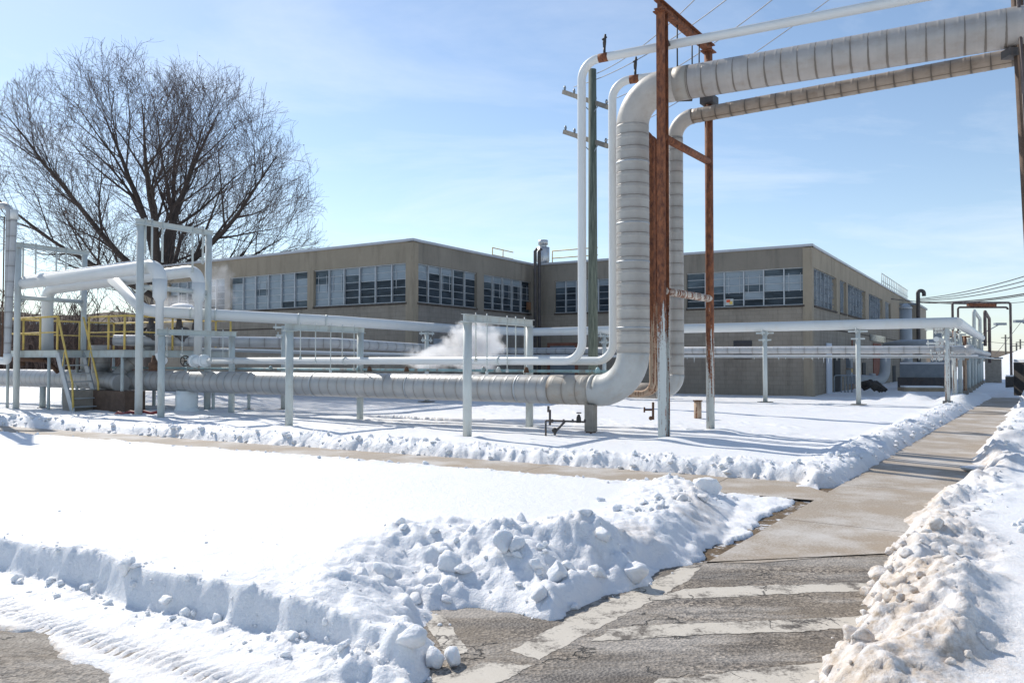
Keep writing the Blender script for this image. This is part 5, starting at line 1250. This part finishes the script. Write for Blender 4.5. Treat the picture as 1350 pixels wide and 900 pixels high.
# street lamps and far poles
def lamp(px, py, Y, L, label):
    q = P(px, py, Y); t = thing('street_lamp', (q.x - L, q.y, 0), label, 'street lamp', 'distant street lamps')
    b = MB(); b.obox(q, Vector((.55, 0, 0)), Vector((0, .2, 0)), Vector((0, 0, .12))); b.build('lamp_head', 'galvanised_dark', t)
    b = MB(); b.tube([Vector((q.x - L, q.y, q.z - 1.4)), q], .05, 6); b.tube([Vector((q.x - L, q.y, 0)), Vector((q.x - L, q.y, q.z - 1.4))], .09, 8); b.build('lamp_post', 'galvanised_dark', t)
lamp(1318.5, 427, 80, 2.6, 'distant street lamp inside the brown pipe arch'); lamp(1345.5, 423.5, 70, -2.5, 'street lamp head at the right picture edge')
for px, y_, lb_ in ((1325.5, 441, 'thin distant pole inside the arch by its right leg'), (1345, 447, 'short distant pole right of the arch leg'), (1340, 452, 'faintest distant pole beyond the snow pile')):
    q = P(px, y_, 130); t = thing('distant_pole', (q.x, q.y, 0), lb_, 'pole', 'distant poles'); b = MB(); b.tube([(q.x, q.y, 0), q], .14, 6); b.build('pole', 'wood_arm', t); b = MB(); b.beam(q - Vector((.7, 0, .5)), q + Vector((.7, 0, -.5)), .1, .12); b.build('crossarm', 'wood_arm', t)
# far hut and dark container, barrier cone
q = V(1310, 58, 0); t = thing('hut', (q.x, q.y, 0), 'small dark hut with grey flat roof at the end of the rack', 'hut')
b = MB(); b.obox((q.x, q.y, .95), rd * 1.2, Vector((-rd.y, rd.x, 0)) * .5, Vector((0, 0, .9))); b.build('wall', 'concrete_block', t)
b = MB(); b.obox((q.x, q.y, 1.92), rd * 1.35, Vector((-rd.y, rd.x, 0)) * .6, Vector((0, 0, .05))); b.build('roof', 'galvanised_dark', t)
q = V(1352, 34.5, 0); t = thing('dark_container', (q.x, q.y, 0), 'dark navy bin with snow on its lid at the right picture edge', 'container')
b = MB(); b.obox((q.x, q.y, .95), Vector((.28, 0, 0)), Vector((0, .35, 0)), Vector((0, 0, .72))); b.build('bin', 'black_iron', t)
b = MB(); b.obox((q.x, q.y, 1.74), Vector((.27, 0, 0)), Vector((0, .34, 0)), Vector((0, 0, .06))); b.build('snow_cap', 'snow', t, dirt=0.0)
q = V(1342, 60, .1); t = thing('traffic_cone', q, 'tiny orange cone on the snow beyond the arch', 'traffic cone')
b = MB(); b.tube([(q.x, q.y, .1), (q.x, q.y, .95)], [.16, .03], 10); b.build('cone', 'safety_orange', t); b = MB(); b.obox((q.x, q.y, .12), Vector((.22, 0, 0)), Vector((0, .22, 0)), Vector((0, 0, .02))); b.build('base', 'black_iron', t)

# ------------------------------------------------------------------ far land: wooded rise left, brown hill right, snow pile
def hill(name, pts, Y0, Y1, mat, label, nz=0.0, seed=3):
    b = MB(); nx = 60; ny = 10; xs = [p[0] for p in pts]; hs = [p[1] for p in pts]
    i0 = len(b.v)
    for j in range(ny + 1):
        for i in range(nx + 1):
            x = xs[0] + (xs[-1] - xs[0]) * i / nx; h = float(np.interp(x, xs, hs)); k = j / ny
            z = h * math.sin(min(1, k * 1.0) * PI / 2); z += nz * float(fbm(np.array([x]), np.array([Y0 + k * 40]), 6, 3, seed)[0]) * k
            b.v.append((x * (1 + .0 * k), Y0 + (Y1 - Y0) * k, z - .1))
    for j in range(ny):
        for i in range(nx):
            a = i0 + j * (nx + 1) + i; b.f.append((a, a + 1, a + nx + 2, a + nx + 1)); b.uv.append([(0, 0)] * 4); b.mi.append(0); b.smooth.append(True)
    o = b.build(name, mat, dirt=0.0 if mat == 'snow' else None); tag(o, label, 'hill', kind='structure'); return o
hill('hill', [(30, 0), (75, 2.2), (88, 3.9), (110, 4.0), (140, 4.4), (220, 4.6)], 120, 200, 'far_scrub', 'brown scrub covered embankment beyond the rack', .5)
hill('snow_pile', [(51, 0), (57, 1.2), (66, 3.8), (80, 5.2), (100, 5)], 84, 100, 'snow', 'big ploughed snow pile beyond the arch at the right', .4)
hill('hill', [(-260, 11), (-120, 11), (-80, 10.5), (-50, 10), (-20, 7), (0, 3), (20, 2)], 112, 150, 'far_scrub', 'brown winter hillside behind the big tree', 1.5)

# ------------------------------------------------------------------ trees
def grow_tree(label, cat, base, env, nlimb, fork, r0, seed, levels, rmin, group=None, tw='twig', name='bare_tree', leaves=0, cnt=(10, 8, 6, 4)):
    """env = (centre height, radius, height above centre, depth below centre): every branch stops at the crown outline"""
    rnd = random.Random(seed); base = Vector(base); t = thing(name, base, label, cat, group); tr = MB(); br = MB(); tg = MB(); lf = MB()
    zc_, er, eu, ed = env; cen = base + Vector((0, 0, zc_))
    ph = [rnd.uniform(0, 6.28) for _ in range(6)]
    def ragged(w_):
        a = math.atan2(w_.y, w_.x); e = w_.z / (abs(w_.x) + abs(w_.y) + abs(w_.z) + .01)
        return .93 + .07 * math.sin(5 * a + ph[0] + 3 * e) + .06 * math.sin(9 * e + 4 * a + ph[1]) + .05 * math.sin(13 * a - 11 * e + ph[2]) - .05 * max(0, e) * (1 - max(0, e)) * 4
    def dist_env(p, d):
        q = p - cen
        lo, hi = 0.0, 30.0
        for _ in range(14):
            m = (lo + hi) / 2; w_ = q + d * m; v = (w_.x / er) ** 2 + (w_.y / er) ** 2 + (w_.z / (eu if w_.z > 0 else ed)) ** 2
            if v < 1: lo = m
            else: hi = m
        return lo * ragged(q + d * lo)
    def perp(d):
        u = d.orthogonal().normalized(); v = d.cross(u); a = rnd.random() * 2 * PI; return u * math.cos(a) + v * math.sin(a)
    def branch(p, d, L, r, lev, trop):
        n = (8, 6, 4, 3, 2)[lev]; pts = [p.copy()]; rs = [r]; dirs = [d.copy()]; q = p.copy(); dd = d.copy(); wob = (.07, .10, .13, .16, .2)[lev]
        for i in range(n):
            dd = (dd + Vector((rnd.gauss(0, wob), rnd.gauss(0, wob), rnd.gauss(0, wob * .7))) + Vector((0, 0, trop))).normalized()
            q = q + dd * L / n; pts.append(q.copy()); rs.append(max(rmin * (1.6, 1.5, 1.25, 1.0, .8)[lev], r * (1 - (i + 1) / n * .90))); dirs.append(dd.copy())
        (br if lev < 2 else tg).tube(pts, rs, (9, 6, 4, 3, 3)[lev], False)
        if lev >= levels:
            if leaves and rnd.random() < leaves: lf.sphere(pts[-1], .045, 1, 1, .7, 4, 3)
            return
        nc = cnt[lev]; nc = max(2, int(nc * min(1.3, .45 + L / (9, 4.5, 2.2, 1.1)[lev] * .6) + rnd.random()))
        for k in range(nc):
            f = (.22 if lev == 0 else .12) + (.78 if lev == 0 else .88) * (k + rnd.random()) / nc; x = f * n; i = min(n - 1, int(x)); pp = pts[i].lerp(pts[i + 1], x - i); r_ = rs[i] + (rs[i + 1] - rs[i]) * (x - i)
            ang = math.radians(rnd.uniform(20, 48)); cd = (dirs[i + 1] * math.cos(ang) + perp(dirs[i + 1]) * math.sin(ang)); cd.z += .10; cd.normalize()
            cl = min((5.6, 3.0, 1.5, .75)[lev] * rnd.uniform(.6, 1.15) * er / 8.6, dist_env(pp, cd) * rnd.uniform(.70, 1.10))
            if cl > .12: branch(pp, cd, cl, max(rmin, min(r_ * .8, r_ * rnd.uniform(.42, .6))), lev + 1, .03 if lev < 2 else .015)
    pts = [base + Vector((rnd.gauss(0, .03) * k, rnd.gauss(0, .03) * k, fork * k / 5 - .2)) for k in range(6)]
    tr.tube(pts, [r0 * 1.35, r0 * 1.05, r0, r0 * .97, r0 * .95, r0 * .8], 14, False)
    for k in range(nlimb):
        f = (k + .5) / nlimb; th = math.radians(6 + 92 * f ** .72); az_ = k * 2.39996 + rnd.uniform(-.25, .25)
        d = Vector((math.sin(th) * math.cos(az_), math.sin(th) * math.sin(az_), math.cos(th)))
        p = pts[0].lerp(pts[-1], 1 - .42 * f ** 1.2)
        branch(p, d, dist_env(p, d) * rnd.uniform(.93, 1.03), r0 * (.58 - .30 * f) * rnd.uniform(.85, 1.1), 0, .018 + .02 * f)
    tr.build('trunk', 'bark', t); br.build('limbs', 'bark', t); tg.build('twigs', tw, t)
    if leaves and lf.f: lf.build('dry_leaves', 'dry_leaf', t)
    print(label[:20], len(tg.f)); return t
bt = V(203, 45, 0)
grow_tree('large spreading bare tree behind the platform, taller than the building', 'tree', bt, (9.3, 9.9, 10.4, 3.9), 15, 6.6, .50, 12, 4, .0068, leaves=.008, cnt=(10, 7, 4, 3))
labs = ['thin bare tree at the left picture edge behind the gooseneck pipe', 'small bare tree beyond the left end of the platform', 'bare tree in the thicket behind the yellow rails', 'bare tree beyond the stair top, low and wide', 'bare tree between platform and building corner', 'small bare tree close behind the tall frame', 'distant bare tree right of the brown arch']
for k, (px, Y, s_) in enumerate(((-14, 52, .80), (30, 75, 1.2), (85, 70, 1.05), (130, 78, 1.1), (245, 72, 1.0), (180, 66, .95))):
    grow_tree(labs[k], 'tree', V(px, Y, 0), (4.6 * s_, 3.6 * s_, 4.2 * s_, 2.6 * s_), 9, 2.6 * s_, .17, 20 + k, 3, .014, 'smaller bare trees behind the platform', 'twig_far', cnt=(7, 6, 4, 3))
# thicket: nobody could count its stems
def thicket():
    rnd = random.Random(9); b = MB()
    for _ in range(6500):
        px = rnd.uniform(-140, 290); Y = rnd.uniform(64, 112); q = V(px, Y, 0); h = rnd.uniform(2.0, 6.5) * (1 + .25 * math.sin(px * .03)); p = q.copy(); d = Vector((rnd.gauss(0, .25), rnd.gauss(0, .25), 1)).normalized(); pts = [p.copy()]
        for i in range(3): d = (d + Vector((rnd.gauss(0, .28), rnd.gauss(0, .2), 0))).normalized(); p = p + d * h / 3; pts.append(p.copy())
        b.tube(pts, [.06, .045, .03, .012], 3, False)
    o = b.build('thicket', 'twig_far'); tag(o, 'brown leafless thicket along the far left', 'thicket', kind='stuff')
thicket()
# brick house dim behind the thicket
q = V(120, 100, 0)
t = thing('brick_house', (q.x, q.y, 0), 'low brown brick building with white eaves dim behind the bare trees', 'building')
b = MB(); b.obox((q.x, q.y, 3.0), Vector((13, 0, 0)), Vector((0, 5, 0)), Vector((0, 0, 3.0))); b.build('wall', 'wall_block', t)
b = MB(); b.obox((q.x, q.y, 6.15), Vector((13.4, 0, 0)), Vector((0, 5.4, 0)), Vector((0, 0, .15))); b.build('roof', 'paint_grey_green', t)
for k in range(5):
    b = MB(); b.obox((q.x - 10 + 5 * k, q.y - 5.03, 3.6), Vector((1.1, 0, 0)), Vector((0, .03, 0)), Vector((0, 0, .9))); b.build('window', 'glass_mid', t)

# ------------------------------------------------------------------ steam
def steam(px0, py0, px1, py1, Y, name, label, dens, depth=2.2, seed=0.0, rot=0.0):
    a = P(px0, py1, Y); c = P(px1, py0, Y); cx, cz = (a.x + c.x) / 2, (a.z + c.z) / 2; w, h = (c.x - a.x) / 2, (c.z - a.z) / 2
    b = MB(); b.sphere((cx, Y, cz), 1.0, w, depth / 2, h, 24, 16); m = bpy.data.materials.new(name + '_vapour'); m.use_nodes = True; nt = m.node_tree; nt.nodes.clear(); t = NT(nt)
    out = t.n('ShaderNodeOutputMaterial'); pv = t.n('ShaderNodeVolumePrincipled'); pv.inputs['Color'].default_value = (1, 1, 1, 1); pv.inputs['Anisotropy'].default_value = .35
    tc = t.n('ShaderNodeTexCoord').outputs['Object']; mp = t.n('ShaderNodeMapping'); t.l(tc, mp.inputs[0]); mp.inputs['Location'].default_value = (0, 0, -h); mp.inputs['Scale'].default_value = (1, 1, 1)
    div = t.n('ShaderNodeVectorMath'); div.operation = 'DIVIDE'; t.l(mp.outputs[0], div.inputs[0]); div.inputs[1].default_value = (w, depth / 2, h)
    ln = t.n('ShaderNodeVectorMath'); ln.operation = 'LENGTH'; t.l(div.outputs[0], ln.inputs[0])
    ad = t.n('ShaderNodeVectorMath'); ad.operation = 'ADD'; t.l(tc, ad.inputs[0]); ad.inputs[1].default_value = (seed, seed, seed)
    nz = t.noise(ad.outputs[0], 2.1, 5, .62); k = t.math('ADD', t.math('SUBTRACT', .92, ln.outputs['Value']), t.math('MULTIPLY', t.math('SUBTRACT', nz, .5), 2.2))
    d = t.math('MULTIPLY', t.ramp(k, [(.12, 0.0), (.55, 1.0)]), dens); t.l(d, pv.inputs['Density']); t.l(pv.outputs[0], out.inputs['Volume']); M[name] = m
    o = b.build(name, name); tag(o, label, 'steam', kind=None); return o
steam(574, 416, 674, 498, 23.5, 'steam_cloud', 'thick white steam puff rising beyond the nearest portal frame', 4.6, 1.7, 3.1)
steam(520, 452, 625, 492, 23.5, 'steam_wisp', 'thinner steam drifting low to the left of the puff', 3.0, 1.4, 7.7)
steam(262, 338, 316, 432, 29.5, 'steam_plume', 'steam plume before the left end of the building', .7, 1.6, 5.3)
steam(190, 380, 285, 432, 29.5, 'steam_haze', 'low steam behind the gate valves on the platform', .9, 1.6, 1.3)

# ------------------------------------------------------------------ light
SUN_EL = math.radians(40); az = math.atan2(-.62, .785)          # sun stands ahead and to the left
sd_ = Vector((math.sin(az) * math.cos(SUN_EL), math.cos(az) * math.cos(SUN_EL), math.sin(SUN_EL)))
sl = bpy.data.lights.new('sun', 'SUN'); sl.energy = 3.45; sl.angle = math.radians(.55); sl.color = (1, .94, .85)
so = bpy.data.objects.new('sun', sl); COL.objects.link(so); so.rotation_euler = (-sd_).to_track_quat('-Z', 'Y').to_euler(); so.location = (0, 0, 30)
w = bpy.data.worlds.new('World'); sc.world = w; w.use_nodes = True; nt = w.node_tree; nt.nodes.clear(); t = NT(nt)
wo = t.n('ShaderNodeOutputWorld'); bg = t.n('ShaderNodeBackground'); sky = t.n('ShaderNodeTexSky'); sky.sky_type = 'NISHITA'; sky.sun_disc = False
sky.sun_elevation = SUN_EL; sky.sun_rotation = az; sky.air_density = 1.0; sky.dust_density = .25; sky.ozone_density = 1.2; sky.altitude = 100
tc = t.n('ShaderNodeTexCoord').outputs['Generated']; s_ = t.sep(tc)
zc = t.math('ADD', t.math('ABSOLUTE', s_[2]), .12); cv = t.n('ShaderNodeCombineXYZ'); t.l(t.math('DIVIDE', s_[0], zc), cv.inputs[0]); t.l(t.math('DIVIDE', s_[1], zc), cv.inputs[1])
c1 = t.noise(t.mapping(cv.outputs[0], (.55, .9, 1)), 1.1, 8, .62, .4)
cm = t.ramp(c1, [(.47, 0.0), (.72, 1.0)])
cl = t.mix(t.math('MULTIPLY', cm, .42), sky.outputs[0], (7.2, 7.6, 8.2))
hz = t.math('POWER', t.math('SUBTRACT', 1.0, t.math('ABSOLUTE', s_[2])), 7.0)
cl = t.mix(t.math('MULTIPLY', hz, .42), cl, (4.1, 5.25, 6.7))
t.l(cl, bg.inputs[0]); bg.inputs[1].default_value = .118; t.l(bg.outputs[0], wo.inputs[0])
sc.view_settings.view_transform = 'Standard'; sc.view_settings.look = 'None'; sc.view_settings.exposure = .35; sc.view_settings.gamma = 1; sc.view_settings.use_curve_mapping = False
sc.cycles.max_bounces = 6; sc.cycles.volume_bounces = 3; sc.cycles.volume_step_rate = 1.0; sc.cycles.volume_max_steps = 128
sc.render.film_transparent = False
